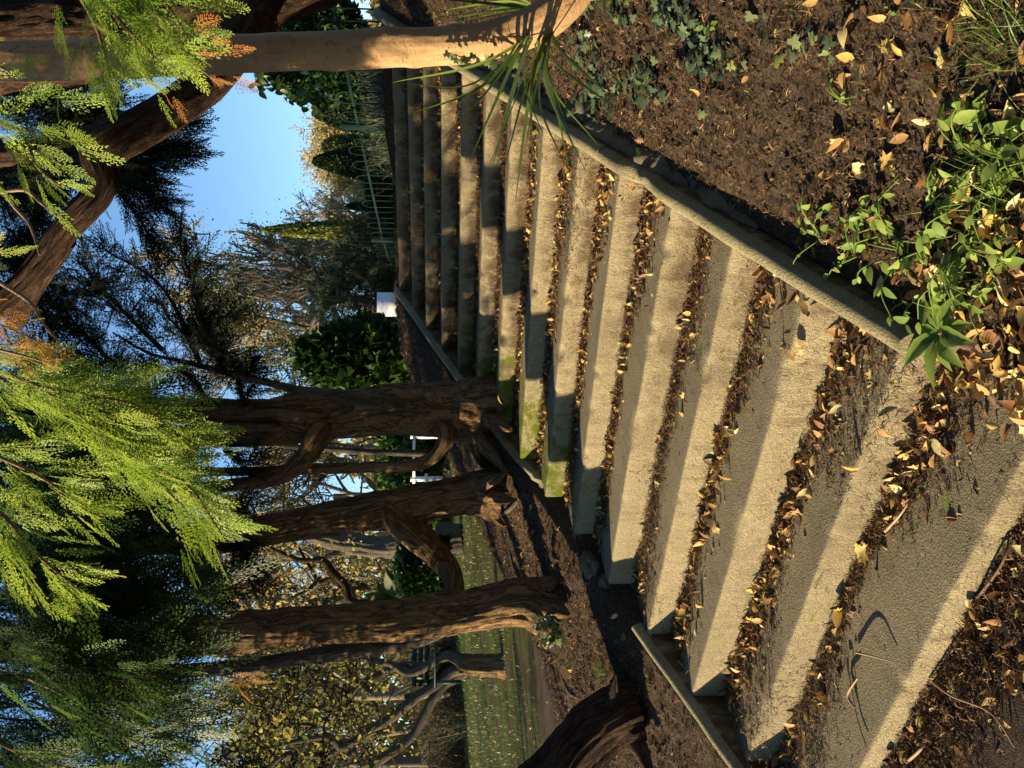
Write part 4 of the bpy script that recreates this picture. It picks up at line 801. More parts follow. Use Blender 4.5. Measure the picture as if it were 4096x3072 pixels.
# ---------------------------------------------------------------- generic grown trees for the distance
def grow(rr, H, spread=.5, levels=4, r0=.2, up=.35, kids=(3, 5), bend=.25, trunk=.3):
    segs = []; tips = []
    def rec(p, d, L, r, lv):
        n = 4; pts = [p]; q = p.copy(); dd = d.copy()
        for i in range(n): dd = nrm(dd+rr.randn(3)*bend*.5+np.array([0, 0, up*.12])); q = q+dd*L/n; pts.append(q.copy())
        segs.append((np.array(pts), np.linspace(r, r*.55, n+1), lv))
        if lv == 0: tips.extend(pts[1:]); return
        for k in range(rr.randint(kids[0], kids[1]+1)):
            t = rr.uniform(.35, 1.); i = min(n-1, int(t*n)); b = pts[i]+(pts[i+1]-pts[i])*(t*n-i)
            nd = nrm(dd+rr.randn(3)*spread*1.6+np.array([0, 0, up])); rec(b, nd, L*rr.uniform(.5, .75), r*.5, lv-1)
    rec(np.zeros(3), np.array([0, 0, 1.]), H*trunk+.001, r0, levels); return segs, np.array(tips)
def fartree(name, label, base, H, seed, leaf, nleaf, lsize, tone, mbark=M_farbark, levels=4, spread=.5, r0=.16, up=.35, group=None, scalexy=1., ttone=(.2, .9), jit=.35, proto=LSM, bend=.25, cat='tree', trunk=.33, thick=1.):
    rr = np.random.RandomState(seed); segs, tips = grow(rr, 1., spread, levels, r0/H, up, bend=bend, trunk=trunk); k = H/max(tips[:, 2].max(), .1)
    wr = np.percentile(np.hypot(tips[:, 0], tips[:, 1]), 90)*k; sx_ = min(1.6, H*.30*scalexy/max(wr, .01))
    root = thing(name, label, cat, base, group); S_ = np.array([sx_, sx_, 1])*k
    g = MB(); gt = MB()
    for (p, r, lv) in segs:
        m = g if lv >= levels-1 else gt
        tube(m, p*S_+base, np.maximum(r*k*(1.35 if lv >= levels-1 else 1), .012*thick), 9 if lv >= levels-1 else (5 if lv > 1 else 3), cap=False, tone=rr.uniform(*ttone))
    g.build('trunk', mbark, root, True)
    if gt.n: gt.build('branches', mbark, root)
    if nleaf:
        g = MB(); i = rr.randint(0, len(tips), nleaf); p = tips[i]*S_+base+rr.randn(nleaf, 3)*jit
        scatter(g, proto, p, rr.randn(nleaf, 3), rr.randn(nleaf, 3)+[0, 0, .4], rr.uniform(*lsize, nleaf), rr.uniform(*tone, nleaf)); g.build('crown', leaf, root)
    return root
def at(px_h, py, dep, zb=None):
    q = P(px_h, py, dep); x, y = q[0], q[1]; return np.array([x, y, tz(x, y) if zb is None else zb])
def hgt(px_top, py, dep, base): return P(px_top, py, dep)[2]-base[2]
def ft(py, dep, px_top, seed, leaf, nleaf, ls, tone, label, name='park_tree', **k):
    b = at(1800, py, dep); b[2] = min(b[2], .4); fartree(name, label, b, hgt(px_top, py, dep, b), seed, leaf, nleaf, ls, tone, **k)
# golden trees on the skyline behind the railings
ft(560, 46, 1175, 1, M_gold, 9000, (.06, .15), (.3, 1.), 'pale golden bare-topped tree on the skyline behind the dark clipped cone', ttone=(.7, 1), scalexy=1.5, jit=.2, thick=1.8, levels=5)
ft(690, 52, 1225, 2, M_gold, 8000, (.06, .15), (.2, .9), 'reddish-gold tree on the skyline left of the clipped cone', ttone=(.7, 1), scalexy=1.5, jit=.2, thick=1.8, levels=5)
ft(440, 40, 1235, 3, M_gold, 10000, (.08, .18), (.4, 1), 'bright yellow tree low behind the clipped bushes at the right', ttone=(.6, 1), scalexy=1.6, jit=.2, thick=1.8, levels=5)
ft(770, 38, 1300, 4, M_gold, 9000, (.06, .15), (.4, 1), 'olive and yellow tree filling the low gap behind the bow-top railings', ttone=(.5, 1), scalexy=1.3, jit=.2, thick=1.8, levels=5)
ft(845, 30, 1150, 5, M_gold, 1500, (.03, .07), (.2, .8), 'slender silver-twigged birch next to the column conifer', name='birch_tree', ttone=(.7, 1), scalexy=1.0, up=.6, spread=.3, r0=.09, levels=5)
ft(1010, 26, 1010, 6, M_olive, 900, (.05, .1), (.1, .6), 'bare airy tree just left of the column conifer', ttone=(.2, .8), scalexy=.9, r0=.12, jit=.12, levels=5, thick=.8)
ft(1130, 20, 880, 7, M_dcyp, 900, (.08, .2), (.3, 1.), 'thin ragged conifer standing in front of the bare tree over the cabinet', name='conifer_tree', ttone=(.0, .4), scalexy=.9, r0=.12, jit=.25, proto=SPRL[0])
ft(1230, 24, 760, 8, M_olive, 3200, (.06, .12), (.1, .8), 'tall loose tree with sparse olive leaves above the white cabinet', ttone=(.1, .8), r0=.14, jit=.15)
# yellow-brown autumn wood seen between the trunks
specs = [(1340, 30, 650, 5200, 'tall copper-leaved tree rising behind the laurel bush'), (1420, 26, 600, 5200, 'copper tree with a dark trunk just left of the laurel bush'), (1500, 34, 500, 5000, 'golden tree behind the bare leaning branch'),
         (1760, 28, 900, 3800, 'golden tree framed between the double-stemmed conifer and its low stem'), (1860, 34, 850, 4200, 'amber tree right behind the J-shaped low stem'), (1960, 30, 800, 4600, 'amber tree just right of the leaning conifer'),
         (2200, 27, 950, 4200, 'yellow tree seen above the cross limb'), (2330, 35, 800, 5200, 'tall yellow tree between the leaning and the straight conifer'), (2440, 30, 900, 3800, 'brownish yellow tree close beside the straight conifer'),
         (2620, 36, 800, 4600, 'dull gold tree behind the gnarled lawn tree'), (2760, 30, 750, 5000, 'greenish gold tree left of the gnarled trunk'), (2900, 38, 800, 5000, 'faded gold tree above the far lawn'), (3040, 32, 900, 4600, 'ochre tree at the far left edge of the lawn'), (3200, 36, 700, 3600, 'outermost ochre tree at the left frame edge')]
for i, (py, d, top, nl, lb) in enumerate(specs):
    ft(py, d, top, 100+i, M_gold if i % 4 else M_olive, int(nl*1.5), (.04, .10), (.1, 1.), lb, scalexy=1.0+.3*(i % 3), jit=.18, r0=.12, ttone=(.0, .8), thick=2.2, levels=4+(i % 2))
# grey-barked big trunk seen between B and C
g = MB(); limb(g, [(1850, 2150, 21, 120), (1640, 2170, 21, 105), (1540, 2185, 21, 90), (1430, 2175, 21, 85), (1300, 2150, 21, 70), (1200, 2120, 21, 60), (1000, 2100, 21, 50)], 64, .08, rough=.2, ridge=.03, seed=81)
limb(g, [(1560, 2190, 21, 50), (1500, 2210, 21, 40), (1400, 2205, 21, 30), (1300, 2230, 21, 24)], 24, .08, rough=.2, seed=82)
tt = treething('grey_tree', 'knobbly pale grey trunk beyond the leaning conifer', (1850, 2150, 21, 1)); g.build('trunk', M_gbark, tt)
g = MB(); limb(g, [(1710, 1815, 8.5, 32), (1600, 1812, 8.5, 26), (1450, 1808, 8.5, 26), (1300, 1795, 8.5, 26), (1150, 1785, 8.5, 22), (900, 1760, 8.5, 18)], 20, .06, rough=.15, ridge=.006, seed=83)
tt = treething('slim_tree', 'slim dark trunk standing between the double conifer and its J-shaped stem', (1710, 1815, 8.5, 1)); g.build('trunk', M_gbark, tt)
# ---------------------------------------------------------------- dense shrubs and conifers
def blob(name, label, cat, base, radii, seed, leaf, n, ls, tone, lump=.25, proto=LSM, trunkr=.06, shape=None, mb_=M_dbark, core=True, fwd=None, surf=.25, group=None):
    rr = np.random.RandomState(seed); root = thing(name, label, cat, base, group); rx, ry, H = radii
    t = rr.rand(n)**.8 if shape is None else rr.rand(n)
    a = rr.uniform(0, 2*math.pi, n); z = rr.rand(n)
    if shape is None: ct = rr.uniform(-.95, 1, n); prof = np.sqrt(1-ct**2); z = (ct+1)/2
    else: prof = shape(z)
    lm = 1+lump*fbm(np.cos(a)*1.7*prof+seed, np.sin(a)*1.7*prof, z*3.5, 3); dp = 1-surf*rr.rand(n)**1.5
    p = np.stack([np.cos(a)*rx*prof*lm*dp, np.sin(a)*ry*prof*lm*dp, z*H*(1+.12*lump*np.cos(a*3))], 1)+base
    out = np.stack([np.cos(a), np.sin(a), np.full(n, .35)], 1); g = MB()
    f = (rr.randn(n, 3)*.7+out) if fwd is None else (rr.randn(n, 3)*.35+np.array(fwd)+out*.35)
    scatter(g, proto, p, f, rr.randn(n, 3)*.8+out, rr.uniform(*ls, n), np.clip(rr.uniform(*tone, n)+.15*(lm-1)/max(lump, .01), 0, 1)); g.build('crown', leaf, root)
    g = MB()
    for k in range(1 if trunkr > .03 else 4):
        tube(g, np.array([[0, 0, -.1], [rr.randn()*.05, rr.randn()*.05, H*.45], [rr.randn()*.15*rx, rr.randn()*.15*ry, H*.85]])+base, [trunkr, trunkr*.7, trunkr*.3], 10, step=H/12, tone=.3)
    g.build('trunk', mb_, root); return root
def cone(z): return np.clip((1-z)**.6*np.minimum(1, .75+z*2.5), .02, 1)
def column(z): return np.clip(np.minimum(1, .75+z*1.2)*(1-z**3.2)**.9, .03, 1)
def pt_base(px, py, d): q = P(px, py, d); return q
b = pt_base(1640, 655, 16); blob('clipped_cone', 'large dark clipped cone of yew behind the bow-top railings', 'topiary', b, (.47, .47, P(1262, 655, 16)[2]-b[2]), 41, M_hedge, 26000, (.03, .07), (.1, .9), .06, shape=cone)
b = pt_base(1660, 830, 26); blob('clipped_cone', 'small distant clipped cone left of the large one', 'topiary', b, (.26, .26, P(1395, 828, 26)[2]-b[2]), 42, M_hedge, 5000, (.05, .1), (.2, 1), .06, shape=cone)
b = pt_base(1620, 440, 13); blob('clipped_dome', 'dark clipped bush right of the yew cone behind the railings', 'topiary', b, (.34, .34, P(1276, 440, 13)[2]-b[2]), 43, M_hedge, 18000, (.03, .07), (.1, .8), .12)
b = pt_base(1560, 595, 24); blob('clipped_dome', 'round grey-green bush peeping between the two clipped yews', 'topiary', b, (.34, .34, P(1300, 590, 24)[2]-b[2]), 44, M_olive, 5000, (.06, .12), (.0, .6), .15)
b = pt_base(1650, 930, 22); blob('column_conifer', 'tall narrow sunlit column conifer standing against the sky', 'tree', b, (.25, .25, P(1090, 925, 22)[2]-b[2]), 45, M_conif, 13000, (.07, .13), (.1, 1.), .35, shape=column, proto=QUAD, fwd=(0, 0, 1.2))
b = pt_base(1500, 215, 12); blob('ivy_clad_tree', 'dense ivy-clad tree with dangling shoots behind the tan trunk', 'tree', b, (.72, .6, P(1090, 215, 12)[2]-b[2]), 46, M_laurel, 9000, (.07, .14), (.0, .7), .35, proto=LOV)
rr = np.random.RandomState(5); g, gb = MB(), MB()
ivt = bpy.data.objects['ivy_clad_tree']
for pts in [[(1150, 260, 8), (1080, 300, 8), (1030, 340, 8), (1020, 300, 8)], [(1180, 280, 8), (1160, 340, 8), (1170, 400, 8), (1220, 410, 8)], [(1250, 300, 8), (1240, 370, 8), (1260, 420, 8), (1290, 440, 8)], [(1200, 270, 8), (1110, 300, 8), (1070, 350, 8)], [(1150, 250, 8), (1060, 270, 8), (1015, 290, 8)]]:
    Q = np.array([P(*q) for q in pts]); tube(gb, Q, np.linspace(.008, .003, len(Q)), 5, step=.05, tone=.2); path, _, _ = smooth_path(Q, np.ones(len(Q)), .02); i = rr.randint(0, len(path), 46)
    scatter(g, LOV, path[i]+rr.randn(46, 3)*.05, rr.randn(46, 3)*.6+[0, 0, -1], rr.randn(46, 3)-FW, rr.uniform(.07, .14, 46), rr.uniform(.1, .6, 46))
gb.build('hanging_stems', M_dbark, ivt); g.build('hanging_leaves', M_laurel, ivt)
b = pt_base(1730, 1425, 8.5); b[2] -= .1; blob('laurel_bush', 'broad glossy dark green laurel bush beside the top of the steps', 'shrub', b, (.34, .34, P(1225, 1400, 8.5)[2]-b[2]), 47, M_laurel, 5200, (.09, .17), (.0, 1.), .3, proto=LOV, trunkr=.02, surf=.6)
b = pt_base(1800, 2290, 17); blob('clipped_hedge', 'dark green hedge block on the lawn between the leaning and straight conifers', 'hedge', b, (.85, .6, P(1590, 2270, 17)[2]-b[2]), 48, M_laurel, 6000, (.08, .14), (.0, .7), .1, shape=lambda z: np.minimum(1, (1-z)*8)**.5)
b = pt_base(1760, 1840, 18); blob('laurel_hedge', 'glossy green laurel hedge behind the white rail fence', 'hedge', b, (1.6, .9, P(1520, 1840, 18)[2]-b[2]), 49, M_laurel, 9000, (.10, .2), (.2, 1.), .25, proto=LOV)
b = pt_base(1760, 1960, 16); blob('laurel_hedge', 'bright laurel shrub at the left end of the white rail fence', 'hedge', b, (.9, .8, P(1560, 1960, 16)[2]-b[2]), 50, M_laurel, 5200, (.09, .18), (.3, 1.), .25, proto=LOV)
b = pt_base(1700, 2400, 19); g = MB(); rr = np.random.RandomState(7); n = 34
scatter(g, LLA, np.tile(b+[0, 0, .6], (n, 1)), rdir(n, rr)+[0, 0, .3], rdir(n, rr), rr.uniform(.7, 1.1, n), rr.uniform(0, .5, n)); tag(g.build('spiky_plant', M_olive), 'spiky sword-leaved plant beside the hedge block on the lawn', 'plant')
# dark understorey conifers behind cabinet
for (py, d, top, w, sd, lb) in [(1080, 15, 1350, .8, 51, 'dark spreading conifer directly behind the railings right of the cabinet'), (1180, 16, 1250, .8, 52, 'dark wispy conifer directly behind the white cabinet'), (980, 19, 1400, .7, 53, 'low dark conifer at the foot of the column conifer')]:
    b = pt_base(1650, py, d); blob('conifer_tree', lb, 'tree', b, (w, w, P(top, py, d)[2]-b[2]), sd, M_dcyp, 1500, (.14, .34), (.2, 1.), .5, proto=SPRL[1], surf=.8, shape=lambda z: .35+.65*np.sin(z*3.0)*(1-z*.3))
# low hedges behind the railings
for (pya, pyb, px, d, hh, sd, lb) in [(300, 640, 1620, 10.5, .55, 54, 'low dark clipped hedge running behind the right part of the railings'), (640, 960, 1640, 15, .8, 55, 'low dark hedge behind the middle of the railings'), (960, 1200, 1640, 18, .8, 56, 'low green hedge behind the left end of the railings')]:
    a_, b_ = P(px, pya, d), P(px, pyb, d+1.5); n = 9000; rr = np.random.RandomState(sd); t = rr.rand(n)[:, None]; p = a_+(b_-a_)*t; s_ = nrm(np.cross(b_-a_, [0, 0, 1.]))
    p = p+s_*rr.uniform(-.35, .35, (n, 1)); p[:, 2] = a_[2]-.5+(hh+.5)*(1-rr.rand(n)**2*.6)+.05*vnoise(p[:, 0]*3, p[:, 1]*3); g = MB()
    scatter(g, LSM, p, rr.randn(n, 3), rr.randn(n, 3)+[0, 0, .5], rr.uniform(.04, .09, n), rr.uniform(0, .8, n)); tag(g.build('low_hedge', M_hedge), lb, 'hedge')
# wispy pale grasses right behind the railings
rr = np.random.RandomState(8)
for (py, px, d, sd, lb) in [(300, 1560, 9, 1, 'wispy grass clump behind the railings next to the tan trunk'), (400, 1570, 9.3, 2, 'pale feathery grass clump behind the railings, second from the tan trunk'), (500, 1580, 9.6, 3, 'wispy grass clump behind the first thick railing post')]:
    c = P(px+25, py, d); n = 380; g = MB(); p = c+rr.randn(n, 3)*[.22, .22, .05]; scatter(g, (np.array([[0, -.012, 0], [.5, -.012, .05], [1, 0, -.12], [.5, .012, .05], [0, .012, 0]], float), np.array([[0, 1, 3, 4]]), np.array([[1, 2, 3]])), p, rr.randn(n, 3)*[.6, .6, .25]+[0, 0, 1], rdir(n, rr), rr.uniform(.25, .5, n), rr.uniform(.2, .8, n)); tag(g.build('ornamental_grass', M_dgrass), lb, 'grass clump', 'grass clumps behind the railings')
# ---------------------------------------------------------------- bow-top railings
def railings(label, A_, B_, npan, h, posts=True, z0=None, bar=.008, pitch=None, low=False, railz=.18, slope=0.):
    A_, B_ = np.array(A_, float), np.array(B_, float); root = thing('bow_top_railing', label, 'railing', A_, 'green bow-top railings')
    D_ = B_-A_; u = nrm(D_*[1, 1, 0]); L = np.linalg.norm(D_); per = L/npan; up = np.array([0, 0, 1.])
    for k in range(npan):
        c0 = A_+D_*((k+.22)/npan); c1 = A_+D_*((k+.78)/npan); r = np.linalg.norm(c1-c0)/2; m = (c0+c1)/2
        pts = [c0-up*.1, c0+up*(h-r)]+[m+u*(-r*math.cos(a))+up*(h-r+r*math.sin(a)) for a in np.linspace(.3, math.pi-.3, 7)]+[c1+up*(h-r), c1-up*.1]
        g = MB(); tube(g, pts, bar, 6, cap=False); g.build('hoop', M_rail, root)
    for zz in (h-railz, .12):
        g = MB(); Rr = np.array([u, np.cross(up, u), up]).T; mid = (A_+B_)/2+up*zz; box(g, mid, (L, .012, .03), R=Rr); g.build('rail', M_rail, root)
    if posts:
        for E_ in (A_, B_):
            g = MB(); Rr = np.array([u, np.cross(up, u), up]).T; box(g, E_+up*(h/2-.02), (.07, .07, h+.05), R=Rr); g.build('post', M_rail, root)
p1, p2, p3 = P(1900, 518, 9.6), P(1900, 966, 13.2), P(1900, 1165, 17.)
for q in (p1, p2, p3): q[2] = -.05
def hz(px, py, d): return P(px, py, d)[2]
h1 = hz(1377, 518, 9.6)+.05
d12 = p1+(p1-p2)*.9
railings('bow-top railing panel passing behind the tan trunk to the right of the first thick post', d12, p1, 8, h1-.0, posts=False)
railings('bow-top railing panel between the two thick posts', p1, p2, 9, h1)
railings('tightly foreshortened bow-top railing panel from the second post to the white cabinet', p2, p3, 15, h1*.99)
q1, q2 = P(1700, 560, 16), P(1720, 1180, 20)
for q in (q1, q2): q[2] = P(1640, 900, 17)[2]-.15
railings('lower weathered row of hooped railings beyond the first one', q1, q2, 26, hz(1565, 900, 17.5)-q1[2], posts=False, bar=.012)
# cabinet
cb = P(1620, 1215, 10.5); cw = P(1620, 1170, 10.5); ce = P(1620, 1258, 10.5); zt_, zb_ = P(1508, 1215, 10.5)[2], P(1612, 1215, 10.5)[2]
ctr = thing('utility_cabinet', 'flaking white metal cabinet on a grey plinth beside the railings', 'cabinet', (cb[0], cb[1], zb_-.3))
u = nrm((ce-cw)*[1, 1, 0]); Rr = np.array([u, np.cross([0, 0, 1.], u), [0, 0, 1.]]).T; wd_ = np.linalg.norm(ce-cw)
back = np.cross([0, 0, 1.], u); back = back*np.sign(np.dot(back, FW)); mid = (cw+ce)/2; mid[2] = (zt_+zb_)/2
g = MB(); box(g, mid+back*.17, (wd_, .3, zt_-zb_), R=Rr); g.build('housing', M_white, ctr)
g = MB(); box(g, mid-np.array([0, 0, .025])+back*.01, (wd_*.88, .02, (zt_-zb_)*.80), R=Rr); dr = g.build('door', M_white, ctr)
g = MB(); box(g, mid+u*(-wd_*.3)+back*-.006, (.02, .02, .07), R=Rr); g.build('handle', M_rail, dr)
g = MB(); m2 = mid.copy(); m2[2] = zb_-.22; box(g, m2+back*.17, (wd_*1.04, .32, .436), R=Rr); g.build('plinth', M_cab, ctr)
# white rail fence behind the trunks
wf = thing('white_rail_fence', 'low white rail fence glimpsed between the conifer stems', 'fence', P(1740, 1850, 12))
for (xa, xb, ya, yb) in [(1652, 1660, 1740, 1960), (1702, 1708, 1895, 1965), (1728, 1734, 1905, 1965)]:
    a_, b_ = P((xa+xb)/2, ya, 12), P((xa+xb)/2, yb, 12); u = nrm(b_-a_); L = np.linalg.norm(b_-a_); up = np.array([0, 0, 1.]); Rr = np.array([u, nrm(np.cross(up, u)), nrm(np.cross(u, np.cross(up, u)))]).T
    g = MB(); box(g, (a_+b_)/2, (L, .03, .042), R=Rr); g.build('rail', M_white, wf)
for y in (1745, 1916):
    g = MB(); a_ = P(1690, y, 12.03); box(g, a_-np.array([0, 0, .06]), (.06, .05, .48)); g.build('post', M_white, wf)
# benches far off
def bench(px, py, d, label, ang, mt=M_bench, wd=1.3):
    c, t_ = P(px, py, d), d; root = thing('park_bench', label, 'bench', c, 'park benches'); Rz = np.array([[math.cos(ang), -math.sin(ang), 0], [math.sin(ang), math.cos(ang), 0], [0, 0, 1.]])
    g = MB(); [box(g, c+Rz@np.array([0, y, .45]), (wd, .09, .03), R=Rz) for y in (-.18, -.06, .06, .18)]; g.build('seat', mt, root)
    g = MB(); [box(g, c+Rz@np.array([0, .24, z]), (wd, .03, .08), R=Rz) for z in (.60, .71, .82)]; g.build('backrest', mt, root)
    for sx in (-1, 1):
        g = MB(); box(g, c+Rz@np.array([sx*wd*.44, -.18, .215]), (.06, .06, .43), R=Rz); box(g, c+Rz@np.array([sx*wd*.44, .255, .43]), (.06, .05, .86), R=Rz); box(g, c+Rz@np.array([sx*wd*.44, -.03, .60]), (.06, .40, .04), R=Rz); g.build('leg', mt, root)
bench(1845, 2585, 14, 'dark green park bench on the lawn beside the straight conifer', .9)
bench(1800, 2100, 24, 'dark park bench far across the lawn under the cross limb', .4)
bench(1765, 2150, 24, 'whitish bench end far off just above the cross limb', .2, M_white, .7)
# ---------------------------------------------------------------- right bank planting
rr = np.random.RandomState(15)
def bl(w0=.5, n=7, bendz=.5):
    x = np.linspace(0, 1, n); w = w0*(1-x**2.2)*np.minimum(1, .6+x*2); V = []; Q = []
    for i in range(n): z = bendz*(-(x[i]**2)); V += [(x[i], -w[i], z+w[i]*.5), (x[i], 0, z), (x[i], w[i], z+w[i]*.5)]
    for i in range(n-1): b_ = i*3; Q += [[b_, b_+3, b_+4, b_+1], [b_+1, b_+4, b_+5, b_+2]]
    return np.array(V), np.array(Q), None
def strap(root, name, pts, w, mt, tone):
    """one long arching strap leaf through measured points"""
    Q = np.array([P(*q) for q in pts]); path, _, s = smooth_path(Q, np.ones(len(Q)), .012); n = len(path); T = nrm(np.gradient(path, axis=0)); t = s/s[-1]
    sd = nrm(np.cross(T, -FW+.5*rr.randn(3))); ww = w*np.minimum(1, .5+t*2)*(1-t**2.5)+.0004; up = np.cross(sd, T)
    V = np.stack([path-sd*ww[:, None]+up*ww[:, None]*.4, path, path+sd*ww[:, None]+up*ww[:, None]*.4], 1).reshape(-1, 3); i = np.arange(n-1)*3
    q = np.concatenate([np.stack([i, i+3, i+4, i+1], 1), np.stack([i+1, i+4, i+5, i+2], 1)]); return V, q, tone
ig = MB(); IR = (2180, 60, 3.05)
ends = [((1900, 330, 2.85), (1610, 335, 2.7)), ((1950, 330, 2.8), (1635, 460, 2.7)), ((1960, 300, 2.8), (1720, 520, 2.65)), ((1960, 350, 2.8), (1735, 590, 2.65)), ((1930, 250, 2.9), (1570, 330, 2.8)), ((2080, 330, 2.7), (1930, 735, 2.5)), ((2060, 350, 2.7), (1960, 700, 2.5)),
        ((2110, 330, 2.7), (2010, 700, 2.5)), ((2130, 320, 2.75), (2130, 680, 2.55)), ((2150, 330, 2.75), (2100, 610, 2.6)), ((2190, 350, 2.7), (2345, 690, 2.45)), ((2200, 330, 2.7), (2400, 590, 2.5)), ((2230, 260, 2.8), (2550, 490, 2.6)), ((2160, 400, 2.7), (2260, 660, 2.5)),
        ((2220, 420, 2.7), (2290, 760, 2.4)), ((2190, 280, 2.8), (2260, 490, 2.7)), ((2080, 260, 2.85), (1990, 560, 2.65)), ((2240, 200, 2.9), (2480, 420, 2.75)), ((2030, 300, 2.8), (1880, 640, 2.6)), ((2120, 380, 2.7), (2060, 820, 2.45)), ((2100, 300, 2.75), (2180, 560, 2.6)), ((2000, 20, 3.1), (1700, -10, 3.05)), ((2010, 40, 3.15), (1690, 80, 3.1)), ((2050, 30, 3.2), (1830, 72, 3.2)), ((2020, 10, 3.2), (1780, 40, 3.15)), ((2060, -10, 3.1), (1850, -40, 3.1)), ((2040, 50, 3.2), (1760, 105, 3.25))]
for i, (m_, e_) in enumerate(ends):
    s0 = (IR[0]+rr.uniform(-60, 60), IR[1]+rr.uniform(-10, 90), IR[2]) if m_[1] > 100 else (IR[0]-20, IR[1]-20, IR[2]+.1)
    V, q, tn = strap(None, '', [s0, m_, e_], rr.uniform(.004, .0085), M_blade, rr.uniform(.35, 1.)); ig.add(V, q, tone=tn)
tag(ig.build('strap_leaved_plant', M_blade), 'clump of long arching strap leaves hanging over the right kerb', 'plant')
# ivy carpet
g = MB(); n = 0; pp = []
while len(pp) < 760:
    a, b = rr.uniform(2320, 3000), rr.uniform(-120, 520); 
    if b > 60+ (a-2320)*-.35+460 or (a > 2720 and b > 300): continue
    if vnoise(np.array([a/90.]), np.array([b/90.]))[0] < -.25+(a-2300)/1400.: continue
    pp.append((a, b))
pos = np.array([gpt(a, b)[0] for a, b in pp])+[0, 0, .022]+rr.randn(760, 3)*[.004, .004, .012]
scatter(g, IVY, pos, rr.randn(760, 3)*[1, 1, .3], rr.randn(760, 3)*.35+[-.25, -.35, 1], rr.uniform(.024, .046, 760), np.clip(rr.uniform(.1, .7, 760)+(rr.rand(760) > .95)*.3, 0, 1))
kind(g.build('ivy_carpet', M_ivy), 'stuff')
iv2 = [(3070, 110), (3110, 130), (3080, 200), (3050, 60), (3140, 250), (3260, 200), (3270, 130), (3300, 170), (3340, 160), (3365, 190), (3330, 215), (3370, 225), (3210, 155), (3200, 230), (2925, 250), (2920, 215), (3010, 250), (3090, 60), (2830, 460), (2790, 380)]
g = MB(); pos = np.array([gpt(a, b)[0] for a, b in iv2])+[0, 0, .03]; n = len(iv2); scatter(g, IVY, pos, rr.randn(n, 3)*[1, 1, .3], rr.randn(n, 3)*.35+[-.25, -.35, 1], rr.uniform(.03, .05, n), rr.uniform(.6, .98, n)); tag(g.build('ivy_plant', M_ivy), 'scattered lighter ivy leaves trailing over bare soil near the right edge', 'ivy')
# weeds
def weed(px, py, label, stems, size, seed, reach=.16, proto=LOV, tone=(.3, .95), name='weed_plant', flat=.3, lift=.02):
    stems = max(3, int(stems*.75))
    r2 = np.random.RandomState(seed); c, _ = gpt(px, py); root = thing(name, label, 'plant', c, None); gs, g = MB(), MB()
    for k in range(stems):
        a = r2.uniform(0, 6.28); d = np.array([math.cos(a), math.sin(a), 0]); L = reach*r2.uniform(.5, 1.2); q = np.array([c, c+d*L*.5+[0, 0, L*.45], c+d*L+[0, 0, L*flat]]); tube(gs, q, [.0026, .002, .0012], 5, step=.02, tone=.6)
        path, _, _ = smooth_path(q, np.ones(3), .01); m = r2.randint(4, 8); i = r2.randint(2, len(path), m) if len(path) > 3 else np.zeros(m, int)
        o = rdir(m, r2)*[1, 1, .3]; scatter(g, proto, path[i]+o*.008, o+d*.6, r2.randn(m, 3)*.35+[-.3, -.5, 1], r2.uniform(size*.35, size*.95, m), r2.uniform(*tone, m))
    gs.build('stems', M_weed, root); g.build('leaves', M_weed, root); return root
W_ = [(3290, 950, 'leafy weed leaning over the right kerb near its lower end', 7, .045, .16), (3640, 1010, 'broad-leaved weed in the leaf litter beside the kerb', 9, .06, .17), (3560, 930, 'bushy weed just above the broad-leaved one by the kerb', 7, .05, .14), (3750, 980, 'tangled nightshade weed in the middle of the leaf litter', 9, .055, .17),
      (3900, 960, 'tall weed patch near the bottom right corner', 8, .055, .17), (3830, 1090, 'low weed between the rosette plant and the leaf litter', 7, .045, .13), (3980, 1110, 'weed with pale leaves nearest the corner of the photo', 8, .05, .15), (3480, 800, 'small weed between the soil bank and the leaf litter', 6, .045, .12),
      (3880, 640, 'coarse green weed growing from the soil by the right edge', 7, .06, .15), (4020, 700, 'lush weed in the corner next to the fine grass', 8, .055, .15), (3960, 560, 'weed with nibbled upright leaves above the corner', 6, .06, .15), (3680, 1180, 'small sprawling weed close to the end of the kerb', 5, .035, .12), (2840, 90, 'bright green crinkled seedling in the ivy', 4, .035, .05), (3660, 70, 'small bright weed on the upper soil bank', 5, .035, .07), (4040, 860, 'weed with drooping leaves at the corner', 7, .055, .15),
      (3390, 420, 'thin yellowish sprig lying across the soil bank', 4, .02, .12), (3780, 850, 'pale weed in the deep leaf litter', 7, .05, .13), (3440, 1020, 'small nightshade sprig beside the chipped kerb', 5, .035, .12)]
for i, (a, b, lb, st, sz, rc) in enumerate(W_): weed(a, b, lb, st, sz, 200+i, rc)
# rosette plant
_d = FW+RT*(1536-1330)/FPX+UP*(2048-3765)/FPX; c = CAM+_d*(-1.665-CAM[2])/_d[2]; root = thing('rosette_plant', 'bright green rosette of long smooth leaves at the lower end of the right kerb', 'plant', c)
for k in range(13):
    a = k*2.399+.3; g = MB(); d = np.array([[math.cos(a), math.sin(a), .35+.05*(k % 3)]]); scatter(g, leaf_proto('ovate', .25, .35), (c+d[0]*.008)[None], d, np.array([[0, 0, 1.]]), np.array([[.155-.006*k, .095, .14]]), np.array([.55+.03*(k % 5)])); g.build('leaf', M_weed, root)
